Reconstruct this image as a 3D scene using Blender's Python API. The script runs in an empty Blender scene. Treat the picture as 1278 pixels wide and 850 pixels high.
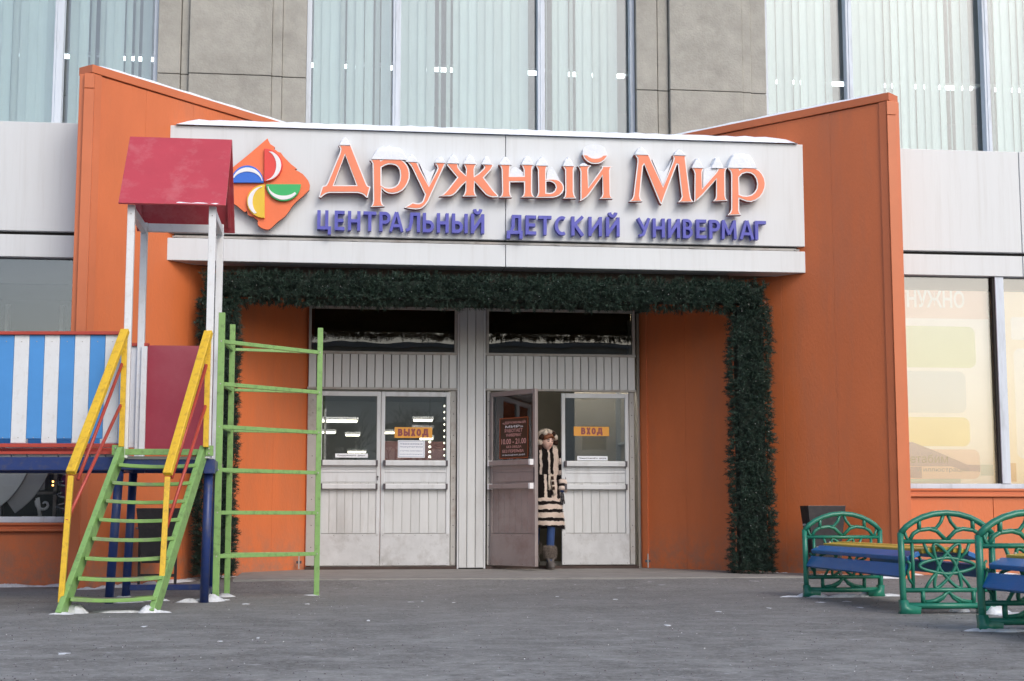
import bpy, math, random
import numpy as np
from mathutils import Vector, Matrix
from mathutils.geometry import tessellate_polygon
random.seed(7); rng = np.random.default_rng(7)
R = math.radians
scene = bpy.context.scene
col = scene.collection

# ------------------------------------------------------------------ camera, sky, sun, exposure
cam = bpy.data.cameras.new('camera'); camo = bpy.data.objects.new('camera', cam); col.objects.link(camo)
cam.lens = 52.5; cam.sensor_width = 36; cam.clip_end = 2000; cam.clip_start = 0.1
camo.location = (0, 0, 0.6); camo.rotation_euler = (R(90 + 6.73), 0, R(-6.9))
scene.camera = camo
SUN_EL, SUN_AZ = 38, 156          # azimuth clockwise from +Y
world = bpy.data.worlds.new('World'); scene.world = world; world.use_nodes = True
wn = world.node_tree.nodes; wl = world.node_tree.links
bg = wn['Background']; sky = wn.new('ShaderNodeTexSky'); sky.sky_type = 'NISHITA'; sky.sun_disc = False
sky.sun_elevation = R(SUN_EL); sky.sun_rotation = R(SUN_AZ); sky.air_density = 1.0; sky.dust_density = 2.5; sky.ozone_density = 1.0
wl.new(sky.outputs[0], bg.inputs[0]); bg.inputs[1].default_value = 0.15
sun = bpy.data.lights.new('sun', 'SUN'); suno = bpy.data.objects.new('sun', sun); col.objects.link(suno)
sun.energy = 0.65; sun.angle = R(22); sun.color = (1.0, 0.98, 0.96)
sd = Vector((math.sin(R(SUN_AZ)) * math.cos(R(SUN_EL)), math.cos(R(SUN_AZ)) * math.cos(R(SUN_EL)), math.sin(R(SUN_EL))))
suno.rotation_euler = sd.to_track_quat('Z', 'Y').to_euler(); suno.location = (10, -20, 15)
scene.view_settings.view_transform = 'Standard'; scene.view_settings.look = 'None'
scene.view_settings.exposure = 0.5; scene.view_settings.gamma = 1

# ------------------------------------------------------------------ materials
def lin(c):
    return tuple(((v / 12.92) if v <= 0.04045 else ((v + 0.055) / 1.055) ** 2.4) for v in c)
def S(r, g, b): return lin((r / 255, g / 255, b / 255))
MATS = {}
def mat(name, rgb, rough=0.6, var=0.12, scale=3.0, bump=0.15, bscale=60, metal=0.0, stretch=(1, 1, 1), obvar=0.0, wear=None, wearamt=0.5, wscale=4.0, wst=(1, 1, 1), spec=0.5, coat=0.0, island=0.0, splash=None):
    m = bpy.data.materials.new(name); m.use_nodes = True; nt = m.node_tree; N = nt.nodes; L = nt.links
    p = N['Principled BSDF']; p.inputs['Roughness'].default_value = rough; p.inputs['Metallic'].default_value = metal
    p.inputs['Specular IOR Level'].default_value = spec; p.inputs['Coat Weight'].default_value = coat
    tc = N.new('ShaderNodeTexCoord'); mp = N.new('ShaderNodeMapping'); mp.inputs['Scale'].default_value = stretch
    oi = N.new('ShaderNodeObjectInfo'); add = N.new('ShaderNodeVectorMath'); add.operation = 'ADD'
    mul = N.new('ShaderNodeMath'); mul.operation = 'MULTIPLY'; mul.inputs[1].default_value = 37.0 if obvar else 0.0
    L.new(oi.outputs['Random'], mul.inputs[0]); L.new(tc.outputs['Object'], add.inputs[0]); L.new(mul.outputs[0], add.inputs[1])
    L.new(add.outputs[0], mp.inputs[0])
    n1 = N.new('ShaderNodeTexNoise'); n1.inputs['Scale'].default_value = scale; n1.inputs['Detail'].default_value = 6; n1.inputs['Roughness'].default_value = 0.65
    L.new(mp.outputs[0], n1.inputs['Vector'])
    mr = N.new('ShaderNodeMapRange'); mr.inputs[1].default_value = 0.3; mr.inputs[2].default_value = 0.7
    mr.inputs[3].default_value = 1 - var; mr.inputs[4].default_value = 1 + var
    L.new(n1.outputs[0], mr.inputs[0])
    v = mr.outputs[0]
    if obvar:
        m2 = N.new('ShaderNodeMapRange'); m2.inputs[3].default_value = 1 - obvar; m2.inputs[4].default_value = 1 + obvar
        L.new(oi.outputs['Random'], m2.inputs[0]); mm = N.new('ShaderNodeMath'); mm.operation = 'MULTIPLY'
        L.new(v, mm.inputs[0]); L.new(m2.outputs[0], mm.inputs[1]); v = mm.outputs[0]
    if island:
        ge = N.new('ShaderNodeNewGeometry'); m2 = N.new('ShaderNodeMapRange'); m2.inputs[3].default_value = 1 - island; m2.inputs[4].default_value = 1 + island
        L.new(ge.outputs['Random Per Island'], m2.inputs[0]); mm = N.new('ShaderNodeMath'); mm.operation = 'MULTIPLY'
        L.new(v, mm.inputs[0]); L.new(m2.outputs[0], mm.inputs[1]); v = mm.outputs[0]
    sc = N.new('ShaderNodeVectorMath'); sc.operation = 'SCALE'; sc.inputs[0].default_value = rgb; L.new(v, sc.inputs['Scale'])
    out = sc.outputs[0]
    if wear:
        n2 = N.new('ShaderNodeTexNoise'); n2.inputs['Scale'].default_value = wscale; n2.inputs['Detail'].default_value = 8; n2.inputs['Roughness'].default_value = 0.7
        mp2 = N.new('ShaderNodeMapping'); mp2.inputs['Scale'].default_value = wst; L.new(add.outputs[0], mp2.inputs[0]); L.new(mp2.outputs[0], n2.inputs['Vector'])
        r2 = N.new('ShaderNodeMapRange'); r2.inputs[1].default_value = 0.5; r2.inputs[2].default_value = 0.72; r2.inputs[3].default_value = 0; r2.inputs[4].default_value = wearamt
        L.new(n2.outputs[0], r2.inputs[0]); mx = N.new('ShaderNodeMix'); mx.data_type = 'RGBA'
        L.new(r2.outputs[0], mx.inputs[0]); L.new(out, mx.inputs[6]); mx.inputs[7].default_value = (*wear, 1); out = mx.outputs[2]
    if splash:      # grime and dried salt thrown up from the pavement
        sx = N.new('ShaderNodeSeparateXYZ'); L.new(tc.outputs['Object'], sx.inputs[0]); n3 = N.new('ShaderNodeTexNoise'); n3.inputs['Scale'].default_value = 7; n3.inputs['Detail'].default_value = 8; n3.inputs['Roughness'].default_value = 0.75
        L.new(tc.outputs['Object'], n3.inputs['Vector']); a_ = N.new('ShaderNodeMapRange'); a_.inputs[1].default_value = splash[0]; a_.inputs[2].default_value = splash[1]; a_.inputs[3].default_value = 0.9; a_.inputs[4].default_value = 0.0; L.new(sx.outputs[2], a_.inputs[0])
        b_ = N.new('ShaderNodeMapRange'); b_.inputs[1].default_value = 0.38; b_.inputs[2].default_value = 0.62; L.new(n3.outputs[0], b_.inputs[0]); c_ = N.new('ShaderNodeMath'); c_.operation = 'MULTIPLY'; L.new(a_.outputs[0], c_.inputs[0]); L.new(b_.outputs[0], c_.inputs[1])
        mx = N.new('ShaderNodeMix'); mx.data_type = 'RGBA'; L.new(c_.outputs[0], mx.inputs[0]); L.new(out, mx.inputs[6]); mx.inputs[7].default_value = (*splash[2], 1); out = mx.outputs[2]
    L.new(out, p.inputs['Base Color'])
    if bump:
        nb = N.new('ShaderNodeTexNoise'); nb.inputs['Scale'].default_value = bscale; nb.inputs['Detail'].default_value = 4
        L.new(mp.outputs[0], nb.inputs['Vector'])
        b = N.new('ShaderNodeBump'); b.inputs['Strength'].default_value = bump; b.inputs['Distance'].default_value = 0.01
        L.new(nb.outputs[0], b.inputs['Height']); L.new(b.outputs[0], p.inputs['Normal'])
    MATS[name] = m
    return m
def glass(name, tint, refl, rough=0.0):
    m = bpy.data.materials.new(name); m.use_nodes = True; nt = m.node_tree; N = nt.nodes; L = nt.links
    N.remove(N['Principled BSDF']); o = N['Material Output']
    t = N.new('ShaderNodeBsdfTransparent'); t.inputs[0].default_value = (*tint, 1)
    g = N.new('ShaderNodeBsdfGlossy'); g.inputs['Roughness'].default_value = rough; g.inputs[0].default_value = (0.95, 0.97, 1, 1)
    lw = N.new('ShaderNodeFresnel'); lw.inputs[0].default_value = 1.5
    ad = N.new('ShaderNodeMath'); ad.operation = 'ADD'; ad.inputs[1].default_value = refl; ad.use_clamp = True
    nz = N.new('ShaderNodeTexNoise'); nz.inputs['Scale'].default_value = 0.9; tc = N.new('ShaderNodeTexCoord'); L.new(tc.outputs['Object'], nz.inputs['Vector'])
    b = N.new('ShaderNodeBump'); b.inputs['Strength'].default_value = 0.05; b.inputs['Distance'].default_value = 0.03; L.new(nz.outputs[0], b.inputs['Height']); L.new(b.outputs[0], g.inputs['Normal'])
    L.new(lw.outputs[0], ad.inputs[0]); mx = N.new('ShaderNodeMixShader'); L.new(ad.outputs[0], mx.inputs[0]); L.new(t.outputs[0], mx.inputs[1]); L.new(g.outputs[0], mx.inputs[2]); L.new(mx.outputs[0], o.inputs[0])
    MATS[name] = m; return m
def emit(name, rgb, st):
    m = bpy.data.materials.new(name); m.use_nodes = True; N = m.node_tree.nodes; p = N['Principled BSDF']
    p.inputs['Base Color'].default_value = (*rgb, 1); p.inputs['Emission Color'].default_value = (*rgb, 1); p.inputs['Emission Strength'].default_value = st
    MATS[name] = m; return m

STW = (1, 1, 0.12)
ORANGE = mat('orange_panel', (0.63, 0.160, 0.048), 0.42, 0.08, 1.2, 0.30, 55, stretch=(1, 1, 0.4), wear=(0.40, 0.15, 0.08), wearamt=0.45, wscale=1.7, wst=(1, 1, 0.22), spec=0.6, splash=(-0.1, 0.55, (0.30, 0.17, 0.12)))
ORTRIM = mat('orange_trim', (0.58, 0.16, 0.06), 0.4, 0.06, 2, 0.1, 60)
FASCIA = mat('fascia_panel', (0.64, 0.67, 0.69), 0.38, 0.03, 2.0, 0.08, 25, stretch=STW, wear=(0.42, 0.41, 0.39), wearamt=0.22, wscale=14, wst=(1, 1, 0.05))
STEEL = mat('grey_steel', (0.42, 0.41, 0.39), 0.45, 0.12, 3, 0.1, 30, wear=(0.15, 0.09, 0.05), wearamt=0.7, wscale=3)
STONE = mat('grey_stone', (0.365, 0.355, 0.320), 0.92, 0.13, 4.5, 0.6, 42, wear=(0.22, 0.21, 0.185), wearamt=0.5, wscale=1.6)
STONED = mat('stone_joint', (0.15, 0.145, 0.13), 0.95, 0.2, 5)
DARKGAP = mat('dark_joint', (0.03, 0.028, 0.026), 0.9, 0.1)
ALU = mat('pale_aluminium', (0.61, 0.63, 0.65), 0.42, 0.06, 3, 0.08, 40, metal=0.1, stretch=STW, wear=(0.30, 0.28, 0.25), wearamt=0.4, wscale=5, wst=(1, 1, 0.2), obvar=0.0)
PLANK = mat('aluminium_plank', (0.57, 0.585, 0.59), 0.42, 0.07, 4, 0.08, 40, metal=0.1, stretch=STW, obvar=0.05, wear=(0.30, 0.28, 0.26), wearamt=0.4, wscale=2.5, wst=(1, 1, 0.3))
KICK = mat('scuffed_kickplate', (0.53, 0.54, 0.55), 0.48, 0.10, 5, 0.12, 30, metal=0.2, wear=(0.22, 0.20, 0.18), wearamt=0.65, wscale=3.2, wst=(1, 1, 0.8))
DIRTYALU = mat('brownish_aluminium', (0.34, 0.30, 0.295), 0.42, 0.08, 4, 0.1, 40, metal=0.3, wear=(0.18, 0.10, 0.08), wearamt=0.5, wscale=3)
WFRAME = mat('window_frame_paint', (0.60, 0.66, 0.74), 0.5, 0.08, 3, 0.1, 40, stretch=STW, wear=(0.30, 0.32, 0.34), wearamt=0.6, wscale=8, wst=(1, 1, 0.15))
ASPH = None
SNOW = mat('snow', (0.80, 0.84, 0.90), 0.75, 0.05, 8, 0.5, 40, spec=0.2)
DSNOW = mat('dirty_snow', (0.62, 0.64, 0.66), 0.8, 0.25, 12, 0.6, 60, spec=0.2)
G_DOOR = glass('door_glass', (0.78, 0.79, 0.78), 0.09, 0.01)
G_TRANS = glass('transom_glass', (0.55, 0.52, 0.46), 0.02)
G_UP = glass('upper_glass', (0.91, 0.96, 0.96), 0.06)
G_SHOPL = glass('dark_shop_glass', (0.90, 0.92, 0.93), 0.05)
G_SHOPR = glass('bright_shop_glass', (0.97, 0.96, 0.94), 0.07)
BLIND = mat('blind_fabric', (0.72, 0.79, 0.775), 0.8, 0.04, 2, 0, obvar=0.10)
INT_GREY = mat('interior_grey', (0.46, 0.47, 0.46), 0.8, 0.05)
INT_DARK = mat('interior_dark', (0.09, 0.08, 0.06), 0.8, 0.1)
INT_BEIGE = mat('interior_beige', (0.58, 0.53, 0.45), 0.8, 0.05)
TUBE = emit('tube_light', (1.0, 0.96, 0.78), 6)
TUBEC = emit('cool_tube_light', (0.95, 1.0, 1.0), 5)
FAIRY = emit('fairy_light', (1.0, 0.45, 0.1), 8)
LETTER = mat('letter_orange', (0.82, 0.235, 0.12), 0.45, 0.04, 6, 0.03, 40)
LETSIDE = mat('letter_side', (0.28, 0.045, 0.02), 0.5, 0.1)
WHITEP = mat('white_plastic', (0.78, 0.78, 0.80), 0.4, 0.03)
BLUEL = mat('letter_blue', (0.085, 0.09, 0.43), 0.5, 0.12, 10, 0.1, 60, wear=(0.15, 0.16, 0.48), wearamt=0.35, wscale=10)
EMB_OR = mat('emblem_orange', (0.82, 0.175, 0.06), 0.5, 0.04)
P_RED = mat('emblem_red', (0.72, 0.05, 0.04), 0.4, 0.05); P_GRN = mat('emblem_green', (0.03, 0.42, 0.12), 0.4, 0.05)
P_YEL = mat('emblem_yellow', (0.75, 0.50, 0.03), 0.4, 0.05); P_BLU = mat('emblem_blue', (0.02, 0.14, 0.62), 0.4, 0.05)
GREENP = mat('green_paint', (0.215, 0.39, 0.125), 0.38, 0.06, 5, 0.12, 50, wear=(0.09, 0.13, 0.05), wearamt=0.7, wscale=19, spec=0.5)
TREADM = mat('worn_green_tread', (0.20, 0.38, 0.10), 0.5, 0.08, 5, 0.15, 50, wear=(0.16, 0.15, 0.13), wearamt=1.0, wscale=3.2, wst=(1, 2, 1))
WORN = mat('bare_worn_metal', (0.17, 0.155, 0.14), 0.6, 0.3, 14, 0.3, 60)
YELP = mat('yellow_paint', (0.72, 0.46, 0.03), 0.38, 0.06, 6, 0.12, 50, wear=(0.30, 0.15, 0.03), wearamt=0.6, wscale=22)
REDP = mat('red_rail_paint', (0.42, 0.055, 0.035), 0.4, 0.08, 6, 0.1, 50)
CRIM = mat('crimson_panel', (0.30, 0.03, 0.055), 0.30, 0.06, 3, 0.05, 30, wear=(0.38, 0.09, 0.11), wearamt=0.4, wscale=1.6, coat=0.2)
ROOFR = mat('crimson_roof', (0.46, 0.055, 0.075), 0.36, 0.06, 3, 0.06, 20, wear=(0.56, 0.20, 0.21), wearamt=0.6, wscale=3.5, coat=0.1)
WHITEW = mat('white_paint', (0.70, 0.72, 0.74), 0.45, 0.05, 5, 0.12, 50, wear=(0.42, 0.38, 0.33), wearamt=0.35, wscale=20)
NAVY = mat('navy_paint', (0.018, 0.04, 0.16), 0.38, 0.1, 6, 0.1, 40, wear=(0.09, 0.085, 0.09), wearamt=0.6, wscale=16)
STRB = mat('sky_blue_board', (0.07, 0.27, 0.62), 0.42, 0.05, 4, 0.1, 40, obvar=0.03)
BENCHG = mat('bench_green_enamel', (0.012, 0.17, 0.11), 0.36, 0.12, 10, 0.2, 70, coat=0.15, wear=(0.02, 0.11, 0.07), wearamt=0.5, wscale=14)
BENCHB = mat('bench_blue_paint', (0.012, 0.135, 0.40), 0.36, 0.1, 4, 0.15, 50, stretch=(3, 0.6, 3), wear=(0.06, 0.14, 0.36), wearamt=0.6, wscale=8)
BENCHY = mat('bench_yellow_paint', (0.60, 0.40, 0.05), 0.42, 0.1, 4, 0.15, 50, wear=(0.35, 0.25, 0.10), wearamt=0.5, wscale=8)
BINM = mat('dark_bin_metal', (0.030, 0.028, 0.032), 0.35, 0.3, 5, 0.1, 30, wear=(0.10, 0.08, 0.07), wearamt=0.5, wscale=6)
NEEDLE = mat('fir_needles', (0.020, 0.044, 0.030), 0.6, 0.35, 6, 0, island=0.55)
CORE = mat('garland_core', (0.010, 0.020, 0.014), 0.9, 0.2)
BULB = mat('clear_bulb', (0.8, 0.8, 0.82), 0.2, 0.0, bump=0)
PAPER = mat('paper', (0.84, 0.87, 0.92), 0.7, 0.03, bump=0)
SIGNY = mat('orange_yellow_sticker', (0.78, 0.36, 0.05), 0.5, 0.04, bump=0)
INKP = mat('purple_ink', (0.28, 0.07, 0.07), 0.5, 0.05, bump=0)
INKB = mat('blue_ink', (0.10, 0.14, 0.30), 0.6, 0.05, bump=0)
INKD = mat('dark_ink', (0.07, 0.06, 0.07), 0.6, 0.05, bump=0)
INKW = mat('faded_pink_print', (0.70, 0.38, 0.36), 0.6, 0.05, bump=0)
BROWN = mat('brown_board', (0.05, 0.022, 0.010), 0.4, 0.15)
BRORG = mat('brown_orange_border', (0.28, 0.06, 0.015), 0.5, 0.05)
TBACK = mat('brown_backing', (0.20, 0.165, 0.12), 0.7, 0.15, 2)
SLAB = mat('concrete_slab', (0.25, 0.24, 0.225), 0.85, 0.12, 3, 0.4, 60, wear=(0.14, 0.13, 0.125), wearamt=0.5, wscale=4)
RUBBER = mat('dark_threshold', (0.05, 0.03, 0.025), 0.7, 0.3, 6)

def asphalt():
    m = bpy.data.materials.new('frosted_asphalt'); m.use_nodes = True; nt = m.node_tree; N = nt.nodes; L = nt.links
    p = N['Principled BSDF']; p.inputs['Roughness'].default_value = 0.8; p.inputs['Specular IOR Level'].default_value = 0.35
    tc = N.new('ShaderNodeTexCoord')
    def noise(s, d=6, r=0.6, st=(1, 1, 1)):
        mp = N.new('ShaderNodeMapping'); mp.inputs['Scale'].default_value = st; L.new(tc.outputs['Object'], mp.inputs[0])
        n = N.new('ShaderNodeTexNoise'); n.inputs['Scale'].default_value = s; n.inputs['Detail'].default_value = d; n.inputs['Roughness'].default_value = r
        L.new(mp.outputs[0], n.inputs['Vector']); return n.outputs[0]
    def rng_(i, a, b, c, d):
        n = N.new('ShaderNodeMapRange'); n.inputs[1].default_value = a; n.inputs[2].default_value = b; n.inputs[3].default_value = c; n.inputs[4].default_value = d
        L.new(i, n.inputs[0]); return n.outputs[0]
    def mul(a, b):
        n = N.new('ShaderNodeMath'); n.operation = 'MULTIPLY'; L.new(a, n.inputs[0]); L.new(b, n.inputs[1]); return n.outputs[0]
    def mix(f, a, b):
        n = N.new('ShaderNodeMix'); n.data_type = 'RGBA'; L.new(f, n.inputs[0])
        for i, x in ((6, a), (7, b)):
            if isinstance(x, tuple): n.inputs[i].default_value = (*x, 1)
            else: L.new(x, n.inputs[i])
        return n.outputs[2]
    base = mix(rng_(noise(0.55, 3), 0.35, 0.65, 0, 1), (0.128, 0.127, 0.119), (0.180, 0.178, 0.168))
    base = mix(rng_(noise(38, 4, 0.85), 0.42, 0.72, 0, 0.9), base, (0.29, 0.285, 0.28))
    base = mix(rng_(noise(21, 5, 0.8), 0.50, 0.70, 0, 0.7), base, (0.075, 0.073, 0.072))
    # thin frost dusting: more of it on the open ground away from the building
    sx = N.new('ShaderNodeSeparateXYZ'); L.new(tc.outputs['Object'], sx.inputs[0])
    near = rng_(sx.outputs[1], 6.8, 13.0, 1.0, 0.30)
    fro = mul(rng_(noise(3.2, 12, 0.78, (0.8, 1, 1)), 0.44, 0.62, 0, 1), near)
    base = mix(fro, base, (0.31, 0.31, 0.30))
    base = mix(mul(rng_(noise(26, 6, 0.8), 0.56, 0.64, 0, 0.75), near), base, (0.42, 0.42, 0.42))
    sp = rng_(noise(8.5, 5, 0.6, (0.8, 1, 1)), 0.65, 0.70, 0, 0.5)
    base = mix(sp, base, (0.55, 0.56, 0.58))
    L.new(base, p.inputs['Base Color'])
    b = N.new('ShaderNodeBump'); b.inputs['Strength'].default_value = 0.7; b.inputs['Distance'].default_value = 0.012
    L.new(noise(70, 4, 0.7), b.inputs['Height']); L.new(b.outputs[0], p.inputs['Normal'])
    return m
ASPH = asphalt()

# ------------------------------------------------------------------ helpers
def tag(o, label=None, cat=None, group=None, kind=None):
    if label: o['label'] = label
    if cat: o['category'] = cat
    if group: o['group'] = group
    if kind: o['kind'] = kind
    return o
def empty(name, loc, label=None, cat=None, group=None, kind=None, rz=0):
    o = bpy.data.objects.new(name, None); o.location = loc; o.rotation_euler = (0, 0, rz); o.empty_display_size = 0.2; col.objects.link(o)
    return tag(o, label, cat, group, kind)
class MB:
    def __init__(s): s.v = []; s.f = []; s.m = []; s.mi = 0
    def add(s, vs, fs, mi=None):
        n = len(s.v); s.v += [tuple(p) for p in vs]
        for f in fs: s.f.append([n + i for i in f]); s.m.append(s.mi if mi is None else mi)
        return s
    def box(s, x0, x1, y0, y1, z0, z1, mi=None):
        vs = [(x, y, z) for z in (z0, z1) for y in (y0, y1) for x in (x0, x1)]
        return s.add(vs, [(0, 2, 3, 1), (4, 5, 7, 6), (0, 1, 5, 4), (1, 3, 7, 5), (3, 2, 6, 7), (2, 0, 4, 6)], mi)
    def bar(s, p, q, w, h, up=(0, 0, 1), mi=None):
        p = Vector(p); q = Vector(q); d = (q - p).normalized(); u = Vector(up)
        if abs(d.dot(u)) > 0.98: u = Vector((0, 1, 0))
        a = d.cross(u).normalized() * w / 2; b = a.cross(d).normalized() * h / 2
        vs = [c + i * a + j * b for c in (p, q) for j in (-1, 1) for i in (-1, 1)]
        return s.add(vs, [(0, 1, 3, 2), (4, 6, 7, 5), (0, 4, 5, 1), (1, 5, 7, 3), (3, 7, 6, 2), (2, 6, 4, 0)], mi)
    def tube(s, pts, r, n=8, closed=False, flat=1.0, up=(0, 1, 0), mi=None):
        pts = [Vector(p) for p in pts]; k = len(pts); rings = []
        rs = r if isinstance(r, (list, tuple)) else [r] * k
        base = len(s.v)
        for i, p in enumerate(pts):
            a = pts[(i - 1) % k] if (closed or i > 0) else p; b = pts[(i + 1) % k] if (closed or i < k - 1) else p
            d = (b - a).normalized(); u = Vector(up)
            if abs(d.dot(u)) > 0.95: u = Vector((1, 0, 0))
            x = d.cross(u).normalized(); y = x.cross(d).normalized()
            for j in range(n):
                t = 2 * math.pi * j / n; s.v.append(tuple(p + x * math.cos(t) * rs[i] + y * math.sin(t) * rs[i] * flat))
        mi = s.mi if mi is None else mi
        for i in range(k if closed else k - 1):
            for j in range(n):
                a = base + i * n + j; b = base + i * n + (j + 1) % n; c = base + ((i + 1) % k) * n + (j + 1) % n; d = base + ((i + 1) % k) * n + j
                s.f.append([a, b, c, d]); s.m.append(mi)
        if not closed:
            s.f.append([base + j for j in range(n)][::-1]); s.m.append(mi)
            s.f.append([base + (k - 1) * n + j for j in range(n)]); s.m.append(mi)
        return s
    def plate(s, poly, y0, y1, hole=None, mf=0, ms=0):
        """poly in (x,z); front at y0 (smaller y), back at y1"""
        loops = [poly] + ([hole] if hole else [])
        tri = tessellate_polygon([[Vector((x, z, 0)) for x, z in l] for l in loops])
        flat = [p for l in loops for p in l]; n = len(flat)
        vs = [(x, y0, z) for x, z in flat] + [(x, y1, z) for x, z in flat]
        fs = []; ms_ = []
        for t in tri:
            a, b, c = [flat[i] for i in t]
            cr = (b[0] - a[0]) * (c[1] - a[1]) - (b[1] - a[1]) * (c[0] - a[0])
            t = list(t) if cr > 0 else list(t)[::-1]     # ccw in xz seen from -y
            fs.append(t); ms_.append(mf); fs.append([i + n for i in t[::-1]]); ms_.append(ms)
        o = 0
        for li, l in enumerate(loops):
            ar = sum(l[i][0] * l[(i + 1) % len(l)][1] - l[(i + 1) % len(l)][0] * l[i][1] for i in range(len(l)))
            for i in range(len(l)):
                a = o + i; b = o + (i + 1) % len(l)
                q = [a, a + n, b + n, b]
                if (ar < 0) != (li > 0): q = q[::-1]
                fs.append(q); ms_.append(ms)
            o += len(l)
        b0 = len(s.v); s.v += vs
        for f, m in zip(fs, ms_): s.f.append([b0 + i for i in f]); s.m.append(m)
        return s
    def xf(s, M):
        s.v = [tuple(M @ Vector(p)) for p in s.v]; return s
    def mesh(s, name, mats, smooth=False):
        me = bpy.data.meshes.new(name); me.from_pydata(s.v, [], s.f)
        for m in (mats if isinstance(mats, (list, tuple)) else [mats]): me.materials.append(m)
        me.polygons.foreach_set('material_index', s.m)
        if smooth: me.polygons.foreach_set('use_smooth', [True] * len(s.f))
        me.update(); return me
def wpos(o):
    v = Vector((0, 0, 0))
    while o: v += o.location; o = o.parent
    return v
def part(name, mb, mats, parent=None, bev=0, smooth=False, local=False, label=None, **k):
    """mesh given in world coordinates (parents are unrotated) unless local"""
    me = mb if isinstance(mb, bpy.types.Mesh) else mb.mesh(name, mats, smooth)
    o = bpy.data.objects.new(name, me); col.objects.link(o)
    if parent:
        o.parent = parent
        if not local: o.location = -wpos(parent)
    if bev:
        b = o.modifiers.new('bevel', 'BEVEL'); b.width = bev; b.segments = 2; b.limit_method = 'ANGLE'; b.harden_normals = False
    return tag(o, label, **k)
def inst(name, me, parent, loc, rot=(0, 0, 0)):
    """object sharing a mesh, placed at world loc under an unrotated parent"""
    o = bpy.data.objects.new(name, me); col.objects.link(o); o.parent = parent
    o.location = Vector(loc) - wpos(parent); o.rotation_euler = rot; return o
def boxmesh(name, w, d, h, m, bev=0.002):
    b = MB(); e = min(bev, w / 3, d / 3, h / 3)
    b.box(-w / 2, w / 2, 0, d, -h / 2, h / 2)
    # chamfer the four front edges
    x, z = w / 2, h / 2
    b = MB(); f = [(-x, e, -z), (x, e, -z), (x, e, z), (-x, e, z)]; g = [(-x + e, 0, -z + e), (x - e, 0, -z + e), (x - e, 0, z - e), (-x + e, 0, z - e)]; k = [(-x, d, -z), (x, d, -z), (x, d, z), (-x, d, z)]
    b.add(f + g + k, [(4, 5, 6, 7), (0, 1, 5, 4), (1, 2, 6, 5), (2, 3, 7, 6), (3, 0, 4, 7), (0, 8, 9, 1), (1, 9, 10, 2), (2, 10, 11, 3), (3, 11, 8, 0), (11, 10, 9, 8)])
    return b.mesh(name, m)
def text(name, s, m, parent, x0, x1, zc, y, h=None, bold=0.0, ext=0.001, rot=None, local=False):
    """flat lettering fitted to x0..x1 (world) centred on zc"""
    cu = bpy.data.curves.new(name, 'FONT'); cu.body = s; cu.size = 1; cu.align_x = 'LEFT'; cu.offset = bold; cu.resolution_u = 3
    if ext > 0.0015: cu.extrude = 0.5
    t = bpy.data.objects.new(name, cu); col.objects.link(t)
    dg = bpy.context.evaluated_depsgraph_get(); dg.update()
    me = bpy.data.meshes.new_from_object(t.evaluated_get(dg)); bpy.data.objects.remove(t)
    co = np.empty(len(me.vertices) * 3); me.vertices.foreach_get('co', co); co = co.reshape(-1, 3)
    lo, hi = co.min(0), co.max(0); w = hi[0] - lo[0]; hh = hi[1] - lo[1]
    sx = (x1 - x0) / w; sz = (h / hh) if h else sx
    out = np.zeros_like(co); out[:, 0] = (co[:, 0] - lo[0]) * sx + x0; out[:, 1] = y - (co[:, 2] * ext if ext > 0.0015 else 0); out[:, 2] = (co[:, 1] - (lo[1] + hi[1]) / 2) * sz + zc
    me.vertices.foreach_set('co', out.ravel()); me.materials.clear(); me.materials.append(m); me.polygons.foreach_set('use_smooth', [False] * len(me.polygons)); me.update(); me.name = name
    o = bpy.data.objects.new(name, me); col.objects.link(o); o.parent = parent
    if parent and not local: o.location = -wpos(parent)
    return o
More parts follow.
